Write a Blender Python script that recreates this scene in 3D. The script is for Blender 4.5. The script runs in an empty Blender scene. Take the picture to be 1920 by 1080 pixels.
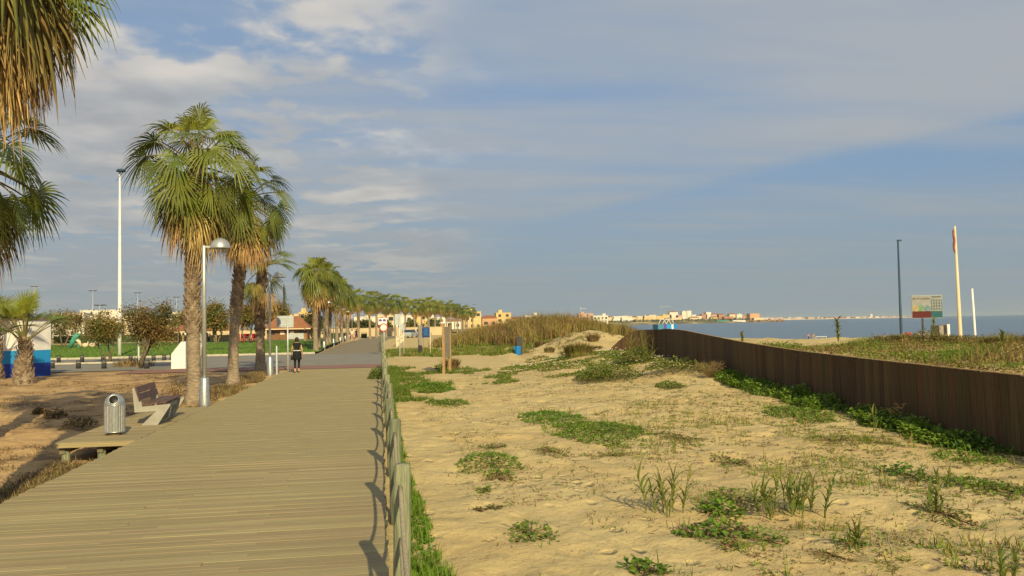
import bpy, bmesh, math, random
from mathutils import Vector, Matrix, noise
R = math.radians
random.seed(7)
scene = bpy.context.scene
col = scene.collection

# ---------------------------------------------------------------- camera
F_PX, CX, CY, CAM_H = 1600.0, 960.0, 540.0, 2.0
up_c = Vector((-0.0192, 1.0, -0.0426)).normalized()
y_c = Vector((-248, -73, -1600)).normalized()
y_c = (y_c - up_c * y_c.dot(up_c)).normalized()
x_c = y_c.cross(up_c)
CAMROT = Matrix((x_c, y_c, up_c))
cam_d = bpy.data.cameras.new('camera')
cam = bpy.data.objects.new('camera', cam_d); col.objects.link(cam)
cam.matrix_world = Matrix.Translation((0, 0, CAM_H)) @ CAMROT.to_4x4()
cam_d.sensor_width = 36; cam_d.lens = F_PX / 1920 * 36
cam_d.clip_start = 0.1; cam_d.clip_end = 60000
scene.camera = cam
def ray(px, py):
    return (CAMROT @ Vector((px - CX, CY - py, -F_PX))).normalized()
def P(px, py, z=0.0):
    """point where the pixel's ray meets the level z"""
    d = ray(px, py); t = (z - CAM_H) / d.z
    return Vector((d.x * t, d.y * t, z))
def PY(px, py, Y):
    """point on the pixel's ray at distance Y along the walk"""
    d = ray(px, py); t = Y / d.y
    return Vector((d.x * t, Y, CAM_H + d.z * t))

# ---------------------------------------------------------------- world, sun, exposure
SUN_DIR = Vector((0.17, -1.0, 0.0)).normalized()
SUN_EL = R(28)
to_sun = Vector((SUN_DIR.x * math.cos(SUN_EL), SUN_DIR.y * math.cos(SUN_EL), math.sin(SUN_EL)))
world = bpy.data.worlds.new('World'); scene.world = world; world.use_nodes = True
wn, wl = world.node_tree.nodes, world.node_tree.links
wn.clear()
def N(tree, kind, **kw):
    n = tree.nodes.new(kind)
    for k, v in kw.items():
        if k == 'ins':
            for i, val in v.items(): n.inputs[i].default_value = val
        else: setattr(n, k, v)
    return n
wt_ = world.node_tree
out = N(wt_, 'ShaderNodeOutputWorld'); bg = N(wt_, 'ShaderNodeBackground'); bg.inputs[1].default_value = 0.1
sky = N(wt_, 'ShaderNodeTexSky', sky_type='NISHITA', sun_disc=False)
sky.sun_elevation = SUN_EL; sky.sun_rotation = math.atan2(to_sun.x, to_sun.y)
sky.air_density = 1.0; sky.dust_density = 1.6; sky.ozone_density = 1.5
def wmath(op, a, b=None, c=None):
    n = N(wt_, 'ShaderNodeMath', operation=op)
    for i, v in enumerate((a, b, c)):
        if v is None: continue
        if isinstance(v, (int, float)): n.inputs[i].default_value = v
        else: wl.new(v, n.inputs[i])
    return n.outputs[0]
def wramp(v, a, b):
    n = N(wt_, 'ShaderNodeMapRange', interpolation_type='SMOOTHSTEP')
    wl.new(v, n.inputs[0]); n.inputs[1].default_value = a; n.inputs[2].default_value = b
    return n.outputs[0]
def wmix(f, a, b):
    n = N(wt_, 'ShaderNodeMix', data_type='RGBA')
    for i, v in ((0, f), (6, a), (7, b)):
        if isinstance(v, (int, float, tuple)): n.inputs[i].default_value = v
        else: wl.new(v, n.inputs[i])
    return n.outputs[2]
geo = N(wt_, 'ShaderNodeTexCoord')
sep = N(wt_, 'ShaderNodeSeparateXYZ'); wl.new(geo.outputs['Generated'], sep.inputs[0])
dz = wmath('MAXIMUM', sep.outputs[2], 0.0)
dzp = wmath('ADD', dz, 0.06)
cu = wmath('DIVIDE', sep.outputs[0], dzp); cv = wmath('DIVIDE', sep.outputs[1], dzp)
comb = N(wt_, 'ShaderNodeCombineXYZ'); wl.new(cu, comb.inputs[0]); wl.new(cv, comb.inputs[1])
def wnoise(scale, detail, rough, stretch=(1, 1, 1), rot=0, off=(0, 0, 0), dist=0.0):
    m = N(wt_, 'ShaderNodeMapping'); wl.new(comb.outputs[0], m.inputs[0])
    m.inputs['Location'].default_value = off; m.inputs['Rotation'].default_value = (0, 0, rot); m.inputs['Scale'].default_value = stretch
    n = N(wt_, 'ShaderNodeTexNoise'); wl.new(m.outputs[0], n.inputs['Vector'])
    n.inputs['Scale'].default_value = scale; n.inputs['Detail'].default_value = detail
    n.inputs['Roughness'].default_value = rough; n.inputs['Distortion'].default_value = dist
    return n.outputs[0]
# a high streaky sheet whose clear edge runs across the bay, and a puffier layer inland
def cplane(px, py):
    d = ray(px, py); return Vector((d.x / (d.z + .06), d.y / (d.z + .06)))
e0, e1 = cplane(900, 450), cplane(1800, 250)
ed = (e1 - e0).normalized(); en = Vector((-ed.y, ed.x))
if en.dot(cplane(1200, 100) - e0) < 0: en = -en
EDGE_A = math.atan2(ed.y, ed.x)
sd = wmath('ADD', wmath('ADD', wmath('MULTIPLY', cu, en.x), wmath('MULTIPLY', cv, en.y)), -en.dot(e0))
streak = wnoise(0.45, 5, 0.5, (0.35, 1.4, 1), -EDGE_A, (3, 1, 0), 0.25)
streak2 = wnoise(1.3, 5, 0.52, (0.3, 1.1, 1), -EDGE_A, (9, 4, 0), 0.2)
puff = wnoise(1.0, 5, 0.48, (1, 0.8, 1), 0.4, (5.3, 2.2, 0), 0.15)
puff2 = wnoise(5.5, 4, 0.5, (1, 0.75, 1), 0.2, (1.3, 7.2, 0), 0.2)
sheet = wmath('MULTIPLY', wramp(wmath('ADD', sd, wmath('MULTIPLY', wmath('ADD', streak, -0.5), 0.55)), -0.12, 0.26), wmath('ADD', wmath('MULTIPLY', wramp(wmath('ADD', streak2, wmath('MULTIPLY', streak, 0.5)), 0.52, 0.92), 0.75), 0.25))
low = wmath('MULTIPLY', wramp(streak2, 0.40, 0.70), 0.55)
pf = wramp(wmath('ADD', puff, wmath('MULTIPLY', wmath('ADD', puff2, -0.5), 0.55)), 0.36, 0.58)
inland = wramp(wmath('ADD', cu, wmath('MULTIPLY', cv, -0.1)), 0.55, -0.5)
pmask = wmath('MULTIPLY', pf, wmath('ADD', wmath('MULTIPLY', inland, 0.95), 0.05))
mask = wmath('MINIMUM', wmath('MAXIMUM', wmath('MAXIMUM', wmath('MULTIPLY', sheet, 0.88), low), pmask), 0.95)
haze_f = wramp(sep.outputs[2], 0.26, -0.02)
SKY_HAZE = (2.65, 3.1, 3.2, 1); SKY_BLUE = (1.55, 2.75, 4.6, 1)
CLOUD_A = (3.75, 3.92, 4.1, 1); CLOUD_B = (6.6, 6.1, 5.4, 1); CLOUD_D = (2.8, 2.9, 3.1, 1)
skyc = wmix(0.75, sky.outputs[0], SKY_BLUE)
skyc = wmix(wmath('MULTIPLY', haze_f, 0.85), skyc, SKY_HAZE)
lit = wramp(wnoise(1.1, 4, 0.5, (1, 1, 1), 0.0, (2.0, 5.5, 0)), 0.40, 0.64)
cc = wmix(wmath('MULTIPLY', lit, wmath('MULTIPLY', pmask, 0.9)), CLOUD_A, CLOUD_B)
cc = wmix(wmath('MULTIPLY', wramp(puff, 0.56, 0.72), wmath('MULTIPLY', inland, 0.75)), cc, CLOUD_D)
cc = wmix(wmath('MULTIPLY', haze_f, 0.9), cc, (2.85, 3.1, 3.15, 1))
fin = wmix(mask, skyc, cc)
wl.new(fin, bg.inputs[0]); wl.new(bg.outputs[0], out.inputs[0])

sun_d = bpy.data.lights.new('sun', 'SUN'); sun_d.energy = 4.8; sun_d.angle = R(0.6); sun_d.color = (1.0, 0.85, 0.50)
sun = bpy.data.objects.new('sun', sun_d); col.objects.link(sun)
sun.rotation_euler = to_sun.to_track_quat('Z', 'Y').to_euler(); sun.location = (5, -20, 30)
scene.view_settings.view_transform = 'Standard'; scene.view_settings.look = 'None'
scene.view_settings.exposure = 0.18; scene.view_settings.gamma = 1.0
scene.view_settings.use_curve_mapping = False

# ---------------------------------------------------------------- helpers
def sm(a, b, t):
    if a == b: return 0.0 if t < a else 1.0
    t = max(0.0, min(1.0, (t - a) / (b - a))); return t * t * (3 - 2 * t)
def lerp(a, b, t): return a + (b - a) * t
def interp(pts, t):
    if t <= pts[0][0]: return pts[0][1]
    for (a, va), (b, vb) in zip(pts, pts[1:]):
        if t <= b: return va + (vb - va) * (t - a) / (b - a)
    return pts[-1][1]
def fn(x, y, z=0.0): return noise.noise(Vector((x, y, z)))

class MB:
    def __init__(s): s.v = []; s.f = []; s.m = []
    def quad(s, pts, mi=0):
        b = len(s.v); s.v += [tuple(p) for p in pts]; s.f.append(tuple(range(b, b + len(pts)))); s.m.append(mi)
    def box(s, c, d, mi=0, rz=0, mat=None):
        b = len(s.v); x, y, z = d[0] / 2, d[1] / 2, d[2] / 2
        M = mat or Matrix.Rotation(rz, 3, 'Z')
        for p in ((-x, -y, -z), (x, -y, -z), (x, y, -z), (-x, y, -z), (-x, -y, z), (x, -y, z), (x, y, z), (-x, y, z)):
            s.v.append(tuple(M @ Vector(p) + Vector(c)))
        for q in ((0, 3, 2, 1), (4, 5, 6, 7), (0, 1, 5, 4), (1, 2, 6, 5), (2, 3, 7, 6), (3, 0, 4, 7)):
            s.f.append(tuple(b + i for i in q)); s.m.append(mi)
    def tube(s, pts, rad, n=8, mi=0, cap=True):
        pts = [Vector(p) for p in pts]; rings = []
        ref = None
        for i, p in enumerate(pts):
            t = (pts[min(i + 1, len(pts) - 1)] - pts[max(i - 1, 0)]).normalized()
            if ref is None: ref = Vector((1, 0, 0)) if abs(t.x) < .8 else Vector((0, 1, 0))
            a = (ref - t * ref.dot(t)).normalized(); ref = a; c = t.cross(a)
            r = rad[i] if isinstance(rad, (list, tuple)) else rad
            rings.append(len(s.v))
            for k in range(n):
                w = 2 * math.pi * k / n; s.v.append(tuple(p + (a * math.cos(w) + c * math.sin(w)) * r))
        for r0, r1 in zip(rings, rings[1:]):
            for k in range(n):
                k2 = (k + 1) % n; s.f.append((r0 + k, r0 + k2, r1 + k2, r1 + k)); s.m.append(mi)
        if cap:
            s.f.append(tuple(rings[0] + k for k in reversed(range(n)))); s.m.append(mi)
            s.f.append(tuple(rings[-1] + k for k in range(n))); s.m.append(mi)
    def lathe(s, prof, n=24, c=(0, 0, 0), mi=0, rfun=None):
        rings = []
        for r, z in prof:
            rings.append(len(s.v))
            for k in range(n):
                w = 2 * math.pi * k / n; rr = r * (rfun(k, z) if rfun else 1)
                s.v.append((c[0] + rr * math.cos(w), c[1] + rr * math.sin(w), c[2] + z))
        for r0, r1 in zip(rings, rings[1:]):
            for k in range(n):
                k2 = (k + 1) % n; s.f.append((r0 + k, r0 + k2, r1 + k2, r1 + k)); s.m.append(mi)
        s.f.append(tuple(rings[0] + k for k in reversed(range(n)))); s.m.append(mi)
        s.f.append(tuple(rings[-1] + k for k in range(n))); s.m.append(mi)
    def prism(s, poly, y0, y1, mi=0):
        """polygon in x,z extruded along y"""
        b = len(s.v); n = len(poly)
        for y in (y0, y1):
            for x, z in poly: s.v.append((x, y, z))
        s.f.append(tuple(b + i for i in range(n))); s.f.append(tuple(b + n + i for i in reversed(range(n)))); s.m += [mi, mi]
        for i in range(n):
            j = (i + 1) % n; s.f.append((b + i, b + n + i, b + n + j, b + j)); s.m.append(mi)
    def mesh(s, name, mats, smooth=False):
        me = bpy.data.meshes.new(name); me.from_pydata(s.v, [], s.f)
        if not isinstance(mats, (list, tuple)): mats = [mats]
        for m in mats: me.materials.append(m)
        if len(mats) > 1: me.polygons.foreach_set('material_index', s.m)
        if smooth: me.polygons.foreach_set('use_smooth', [True] * len(me.polygons))
        me.update(); return me
    def build(s, name, mats, parent=None, smooth=False, fix=False):
        me = s.mesh(name, mats, smooth)
        if fix:
            bm = bmesh.new(); bm.from_mesh(me); bmesh.ops.recalc_face_normals(bm, faces=bm.faces); bm.to_mesh(me); bm.free()
        return obj(name, me, parent)
def obj(name, me, parent=None, loc=None, rot=None, scale=None):
    o = bpy.data.objects.new(name, me); col.objects.link(o)
    if parent: o.parent = parent
    if loc is not None: o.location = loc
    if rot is not None: o.rotation_euler = rot
    if scale is not None: o.scale = (scale, scale, scale) if isinstance(scale, (int, float)) else scale
    return o
def tag(o, label=None, cat=None, group=None, kind=None):
    if label: o['label'] = label
    if cat: o['category'] = cat
    if group: o['group'] = group
    if kind: o['kind'] = kind
    return o
def thing(name, label, cat, loc=(0, 0, 0), rz=0, group=None):
    return tag(obj(name, None, None, loc, (0, 0, rz)), label, cat, group)
def copy_tree(o, parent=None):
    c = o.copy(); col.objects.link(c); c.parent = parent
    for ch in o.children: copy_tree(ch, c)
    return c
ORD = ['first', 'second', 'third', 'fourth', 'fifth', 'sixth', 'seventh', 'eighth', 'ninth', 'tenth', 'eleventh', 'twelfth', 'thirteenth', 'fourteenth', 'fifteenth', 'sixteenth', 'seventeenth', 'eighteenth', 'nineteenth', 'twentieth', 'twenty-first', 'twenty-second', 'twenty-third', 'twenty-fourth', 'twenty-fifth', 'twenty-sixth', 'twenty-seventh', 'twenty-eighth', 'twenty-ninth', 'thirtieth', 'thirty-first', 'thirty-second', 'thirty-third', 'thirty-fourth', 'thirty-fifth', 'thirty-sixth', 'thirty-seventh', 'thirty-eighth', 'thirty-ninth', 'fortieth', 'forty-first', 'forty-second', 'forty-third', 'forty-fourth', 'forty-fifth', 'forty-sixth']

# ---------------------------------------------------------------- materials
def mat(name, base, rough=0.8, var=0.0, vscale=4.0, bump=0.0, bscale=20.0, metal=0.0, rnd=0.0, trans=0.0, stretch=(1, 1, 1), base2=None, spec=0.3, coords='Object', detail=5, ramp=(0.35, 0.65), dark=None, dscale=1.0, dramp=(0.55, 0.75)):
    m = bpy.data.materials.new(name); m.use_nodes = True
    t = m.node_tree; n = t.nodes; l = t.links; n.clear()
    o = N(t, 'ShaderNodeOutputMaterial'); b = N(t, 'ShaderNodeBsdfPrincipled')
    b.inputs['Roughness'].default_value = rough; b.inputs['Metallic'].default_value = metal
    b.inputs['Specular IOR Level'].default_value = spec
    base = tuple(base) + (1,)
    b2 = tuple(base2) + (1,) if base2 else tuple(min(1, c * (1 - var)) for c in base[:3]) + (1,)
    tc = N(t, 'ShaderNodeTexCoord'); mp = N(t, 'ShaderNodeMapping'); mp.inputs['Scale'].default_value = stretch
    l.new(tc.outputs[coords], mp.inputs[0])
    cur = None
    def nz(sc, det=detail):
        q = N(t, 'ShaderNodeTexNoise'); q.inputs['Scale'].default_value = sc; q.inputs['Detail'].default_value = det
        q.inputs['Roughness'].default_value = 0.6; l.new(mp.outputs[0], q.inputs['Vector']); return q.outputs[0]
    def mr(v, a, c_):
        q = N(t, 'ShaderNodeMapRange', interpolation_type='SMOOTHSTEP'); l.new(v, q.inputs[0]); q.inputs[1].default_value = a; q.inputs[2].default_value = c_; return q.outputs[0]
    def mx(f, a, c_):
        q = N(t, 'ShaderNodeMix', data_type='RGBA')
        for i, v in ((0, f), (6, a), (7, c_)):
            if isinstance(v, (float, int, tuple)): q.inputs[i].default_value = v
            else: l.new(v, q.inputs[i])
        return q.outputs[2]
    if var or base2: cur = mx(mr(nz(vscale), *ramp), base, b2)
    else:
        q = N(t, 'ShaderNodeRGB'); q.outputs[0].default_value = base; cur = q.outputs[0]
    if dark: cur = mx(mr(nz(dscale, 6), *dramp), cur, tuple(dark) + (1,))
    if rnd:
        oi = N(t, 'ShaderNodeObjectInfo'); h = N(t, 'ShaderNodeHueSaturation'); l.new(cur, h.inputs['Color'])
        q = N(t, 'ShaderNodeMapRange'); l.new(oi.outputs['Random'], q.inputs[0]); q.inputs[3].default_value = 1 - rnd; q.inputs[4].default_value = 1 + rnd
        l.new(q.outputs[0], h.inputs['Value'])
        w = N(t, 'ShaderNodeMath', operation='MULTIPLY_ADD'); l.new(oi.outputs['Random'], w.inputs[0]); w.inputs[1].default_value = 17.3; w.inputs[2].default_value = 0
        fr = N(t, 'ShaderNodeMath', operation='FRACT'); l.new(w.outputs[0], fr.inputs[0])
        q2 = N(t, 'ShaderNodeMapRange'); l.new(fr.outputs[0], q2.inputs[0]); q2.inputs[3].default_value = 0.5 - rnd * 0.07; q2.inputs[4].default_value = 0.5 + rnd * 0.07
        l.new(q2.outputs[0], h.inputs['Hue']); cur = h.outputs[0]
    l.new(cur, b.inputs['Base Color'])
    if bump:
        bn = N(t, 'ShaderNodeBump'); bn.inputs['Strength'].default_value = bump; bn.inputs['Distance'].default_value = 0.03
        l.new(nz(bscale), bn.inputs['Height']); l.new(bn.outputs[0], b.inputs['Normal'])
    if trans:
        tr = N(t, 'ShaderNodeBsdfTranslucent'); l.new(cur, tr.inputs[0]); ms = N(t, 'ShaderNodeMixShader'); ms.inputs[0].default_value = trans
        l.new(b.outputs[0], ms.inputs[1]); l.new(tr.outputs[0], ms.inputs[2]); l.new(ms.outputs[0], o.inputs[0])
    else: l.new(b.outputs[0], o.inputs[0])
    return m
M = {}
M['plank'] = mat('plank_wood', (0.345, 0.275, 0.142), 0.85, base2=(0.265, 0.21, 0.108), vscale=2.2, stretch=(0.9, 26, 26), bump=0.3, bscale=6, rnd=0.13, dark=(0.15, 0.125, 0.07), dscale=1.2, dramp=(0.64, 0.8))
M['joist'] = mat('joist_wood', (0.20, 0.17, 0.10), 0.9, var=0.4, vscale=6, bump=0.3)
M['post'] = mat('post_wood', (0.26, 0.27, 0.165), 0.85, base2=(0.15, 0.16, 0.095), vscale=5, stretch=(9, 9, 0.8), bump=0.5, bscale=9, rnd=0.15)
M['rope'] = mat('rope', (0.40, 0.34, 0.22), 0.9, var=0.3, vscale=60, bump=0.3, bscale=120)
M['wallwood'] = mat('wall_wood', (0.125, 0.074, 0.031), 0.9, base2=(0.075, 0.046, 0.021), vscale=4, stretch=(12, 12, 0.7), bump=0.5, bscale=12, rnd=0.24, dark=(0.045, 0.032, 0.018), dscale=1.1)
M['galv'] = mat('galvanised', (0.50, 0.51, 0.49), 0.38, var=0.2, vscale=14, metal=0.75, bump=0.08, bscale=40, spec=0.5)
M['lampgrey'] = mat('lamp_grey', (0.46, 0.47, 0.45), 0.42, var=0.12, vscale=6, metal=0.55, spec=0.5)
M['white'] = mat('white_paint', (0.76, 0.74, 0.69), 0.55, var=0.1, vscale=3)
M['concrete'] = mat('concrete', (0.35, 0.33, 0.28), 0.85, var=0.15, vscale=5, bump=0.1, bscale=60)
M['benchwood'] = mat('bench_brown', (0.135, 0.07, 0.052), 0.55, var=0.35, vscale=3, stretch=(8, 1, 8), rnd=0.12)
M['dark'] = mat('dark_metal', (0.06, 0.06, 0.055), 0.6, var=0.2)
M['black'] = mat('black_hole', (0.012, 0.012, 0.012), 0.9)
M['trunk'] = mat('palm_trunk', (0.36, 0.28, 0.185), 0.95, base2=(0.20, 0.155, 0.11), vscale=3, stretch=(3, 3, 9), bump=0.7, bscale=7, dark=(0.16, 0.11, 0.075), dscale=0.9, dramp=(0.5, 0.75))
M['boot'] = mat('leaf_base', (0.30, 0.225, 0.145), 0.95, base2=(0.15, 0.10, 0.065), vscale=4, bump=0.3)
M['boot_dark'] = mat('leaf_base_dark', (0.19, 0.125, 0.08), 0.95, base2=(0.09, 0.06, 0.045), vscale=4, bump=0.3)
M['frond'] = mat('frond_green', (0.18, 0.205, 0.026), 0.42, base2=(0.11, 0.145, 0.021), vscale=1.5, rnd=0.25, trans=0.28, spec=0.45)
M['frond_y'] = mat('frond_young', (0.30, 0.32, 0.037), 0.42, base2=(0.20, 0.24, 0.03), vscale=1.5, rnd=0.15, trans=0.3, spec=0.4)
M['frond_o'] = mat('frond_turning', (0.29, 0.20, 0.06), 0.6, base2=(0.16, 0.145, 0.034), vscale=1.6, rnd=0.2, trans=0.22)
M['dead'] = mat('frond_dead', (0.56, 0.38, 0.155), 0.8, base2=(0.36, 0.22, 0.09), vscale=2.2, rnd=0.25, trans=0.15)
M['petiole'] = mat('petiole', (0.19, 0.165, 0.05), 0.5, var=0.4, vscale=3)
M['petiole_d'] = mat('petiole_dead', (0.24, 0.13, 0.07), 0.7, var=0.4, vscale=3)
M['asphalt'] = mat('road_paving', (0.235, 0.215, 0.175), 0.9, var=0.14, vscale=0.8, bump=0.15, bscale=40, dark=(0.17, 0.155, 0.125), dscale=0.25)
M['redband'] = mat('red_paving', (0.265, 0.135, 0.105), 0.9, var=0.15, vscale=2, bump=0.15, bscale=40)
M['paving'] = mat('path_paving', (0.24, 0.195, 0.125), 0.9, var=0.15, vscale=0.6, bump=0.15, bscale=30)
M['kerb'] = mat('kerb_stone', (0.50, 0.45, 0.35), 0.9, var=0.2, vscale=2)
M['lawn'] = mat('lawn_green', (0.085, 0.165, 0.014), 0.9, base2=(0.12, 0.18, 0.018), vscale=0.25, bump=0.6, bscale=12, dark=(0.035, 0.07, 0.01), dscale=0.12, dramp=(0.5, 0.62))
M['grass'] = mat('grass_blade', (0.165, 0.275, 0.02), 0.6, base2=(0.105, 0.19, 0.016), vscale=1.7, trans=0.3)
M['weed'] = mat('weed_leaf', (0.155, 0.25, 0.026), 0.55, base2=(0.10, 0.175, 0.02), vscale=3.5, trans=0.25, rnd=0.2)
M['weed_y'] = mat('weed_yellow', (0.22, 0.22, 0.035), 0.6, base2=(0.13, 0.15, 0.026), vscale=3.5, trans=0.25, rnd=0.2)
M['weed_b'] = mat('weed_dry', (0.20, 0.125, 0.06), 0.85, base2=(0.10, 0.062, 0.032), vscale=3, rnd=0.2)
M['straw'] = mat('straw', (0.40, 0.29, 0.12), 0.85, base2=(0.22, 0.14, 0.06), vscale=2.5, trans=0.1)
M['reed'] = mat('reed_leaf', (0.20, 0.26, 0.05), 0.5, base2=(0.13, 0.19, 0.035), vscale=4, trans=0.3, rnd=0.15)
M['reed_y'] = mat('reed_yellow', (0.34, 0.30, 0.075), 0.6, base2=(0.19, 0.20, 0.045), vscale=4, trans=0.3)
M['reedbed'] = mat('reed_bed', (0.34, 0.245, 0.075), 0.8, base2=(0.22, 0.175, 0.05), vscale=0.5, trans=0.2)
M['reedbed_b'] = mat('reed_bed_brown', (0.26, 0.155, 0.06), 0.85, base2=(0.16, 0.11, 0.045), vscale=0.5, trans=0.15)
M['leaf_br'] = mat('leaf_brown', (0.33, 0.21, 0.06), 0.7, base2=(0.24, 0.175, 0.05), vscale=0.9, trans=0.2, rnd=0.15)
M['leaf_ol'] = mat('leaf_olive', (0.25, 0.23, 0.05), 0.7, base2=(0.17, 0.17, 0.04), vscale=0.9, trans=0.2, rnd=0.2)
M['leaf_dk'] = mat('leaf_dark', (0.075, 0.095, 0.028), 0.7, base2=(0.045, 0.065, 0.02), vscale=0.9, trans=0.15, rnd=0.2)
M['bark'] = mat('bark', (0.20, 0.155, 0.10), 0.95, var=0.5, vscale=5, bump=0.5, bscale=14)
M['bark_pale'] = mat('bark_pale', (0.45, 0.40, 0.31), 0.9, var=0.3, vscale=5)
M['steel'] = mat('pole_steel', (0.55, 0.56, 0.53), 0.45, var=0.1, vscale=4, metal=0.3)
M['signback'] = mat('sign_back', (0.42, 0.45, 0.45), 0.5, var=0.12, vscale=3, metal=0.3)
M['bluepole'] = mat('blue_pole', (0.035, 0.065, 0.11), 0.5, var=0.2)
M['bluebin'] = mat('blue_plastic', (0.012, 0.19, 0.52), 0.45, var=0.12, vscale=4)
M['bluelight'] = mat('blue_light', (0.02, 0.27, 0.60), 0.6, var=0.08, vscale=2)
M['bluedark'] = mat('blue_dark', (0.015, 0.055, 0.36), 0.6, var=0.1, vscale=2)
M['navy'] = mat('navy_sign', (0.012, 0.03, 0.14), 0.5, var=0.15)
M['red'] = mat('red_paint', (0.50, 0.03, 0.025), 0.5, var=0.1)
M['redchair'] = mat('red_plastic', (0.62, 0.02, 0.02), 0.4, var=0.1)
M['timber'] = mat('info_timber', (0.42, 0.27, 0.115), 0.8, base2=(0.28, 0.17, 0.08), vscale=3, stretch=(8, 8, 0.8))
M['greypanel'] = mat('grey_panel', (0.30, 0.27, 0.22), 0.8, base2=(0.19, 0.16, 0.13), vscale=5, stretch=(3, 3, 0.8))
M['skin'] = mat('skin', (0.52, 0.29, 0.17), 0.55, var=0.08)
M['hair'] = mat('hair', (0.045, 0.02, 0.014), 0.6, var=0.3, vscale=30)
M['clothblack'] = mat('cloth_black', (0.012, 0.012, 0.014), 0.85, var=0.2, vscale=10)
M['clothwhite'] = mat('cloth_white', (0.68, 0.64, 0.58), 0.85, var=0.1)
M['clothpink'] = mat('cloth_pink', (0.50, 0.22, 0.17), 0.85, var=0.15)
M['clothtan'] = mat('cloth_orange', (0.46, 0.24, 0.08), 0.85, var=0.15)
M['roof'] = mat('roof_tile', (0.33, 0.135, 0.06), 0.85, var=0.3, vscale=2, stretch=(1, 1, 4))
M['brown_w'] = mat('brown_wall', (0.22, 0.12, 0.06), 0.85, var=0.25, vscale=1.5)
M['b_white'] = mat('render_white', (0.72, 0.66, 0.55), 0.85, var=0.1, vscale=0.3)
M['b_cream'] = mat('render_cream', (0.68, 0.55, 0.36), 0.85, var=0.1, vscale=0.3)
M['b_yellow'] = mat('render_yellow', (0.68, 0.48, 0.20), 0.85, var=0.12, vscale=0.3)
M['b_orange'] = mat('render_orange', (0.58, 0.33, 0.17), 0.85, var=0.12, vscale=0.3)
M['b_pink'] = mat('render_pink', (0.56, 0.36, 0.27), 0.85, var=0.12, vscale=0.3)
M['b_terra'] = mat('render_terracotta', (0.46, 0.23, 0.13), 0.85, var=0.12, vscale=0.3)
M['glass'] = mat('dark_glass', (0.035, 0.045, 0.055), 0.15, spec=0.6)
M['beigewall'] = mat('beige_wall', (0.55, 0.44, 0.27), 0.9, var=0.12, vscale=0.5)
M['teal'] = mat('teal_plastic', (0.06, 0.30, 0.22), 0.5, var=0.1)
M['tealp'] = mat('teal_print_shaded', (0.018, 0.085, 0.10), 0.7)  # teal darkened to stand in for shade on the beach sign
M['maroon'] = mat('maroon_print_shaded', (0.085, 0.012, 0.012), 0.7)  # maroon print with the sign's shade put into its colour
M['signface'] = mat('sign_face_shaded', (0.26, 0.265, 0.25), 0.7, var=0.15, vscale=3)  # base colour lowered so the beach sign's face looks out of the sun
M['yellowp'] = mat('yellow_print', (0.56, 0.36, 0.05), 0.6)
M['greenp'] = mat('green_print', (0.05, 0.30, 0.07), 0.6)
M['bluep'] = mat('blue_print', (0.05, 0.20, 0.32), 0.6)
M['purple'] = mat('purple_paint', (0.09, 0.06, 0.30), 0.6)
M['rock'] = mat('breakwater_rock', (0.36, 0.24, 0.14), 0.95, var=0.4, vscale=0.3)
M['debris'] = mat('debris', (0.12, 0.075, 0.04), 0.95, base2=(0.22, 0.15, 0.085), vscale=3)

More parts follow.
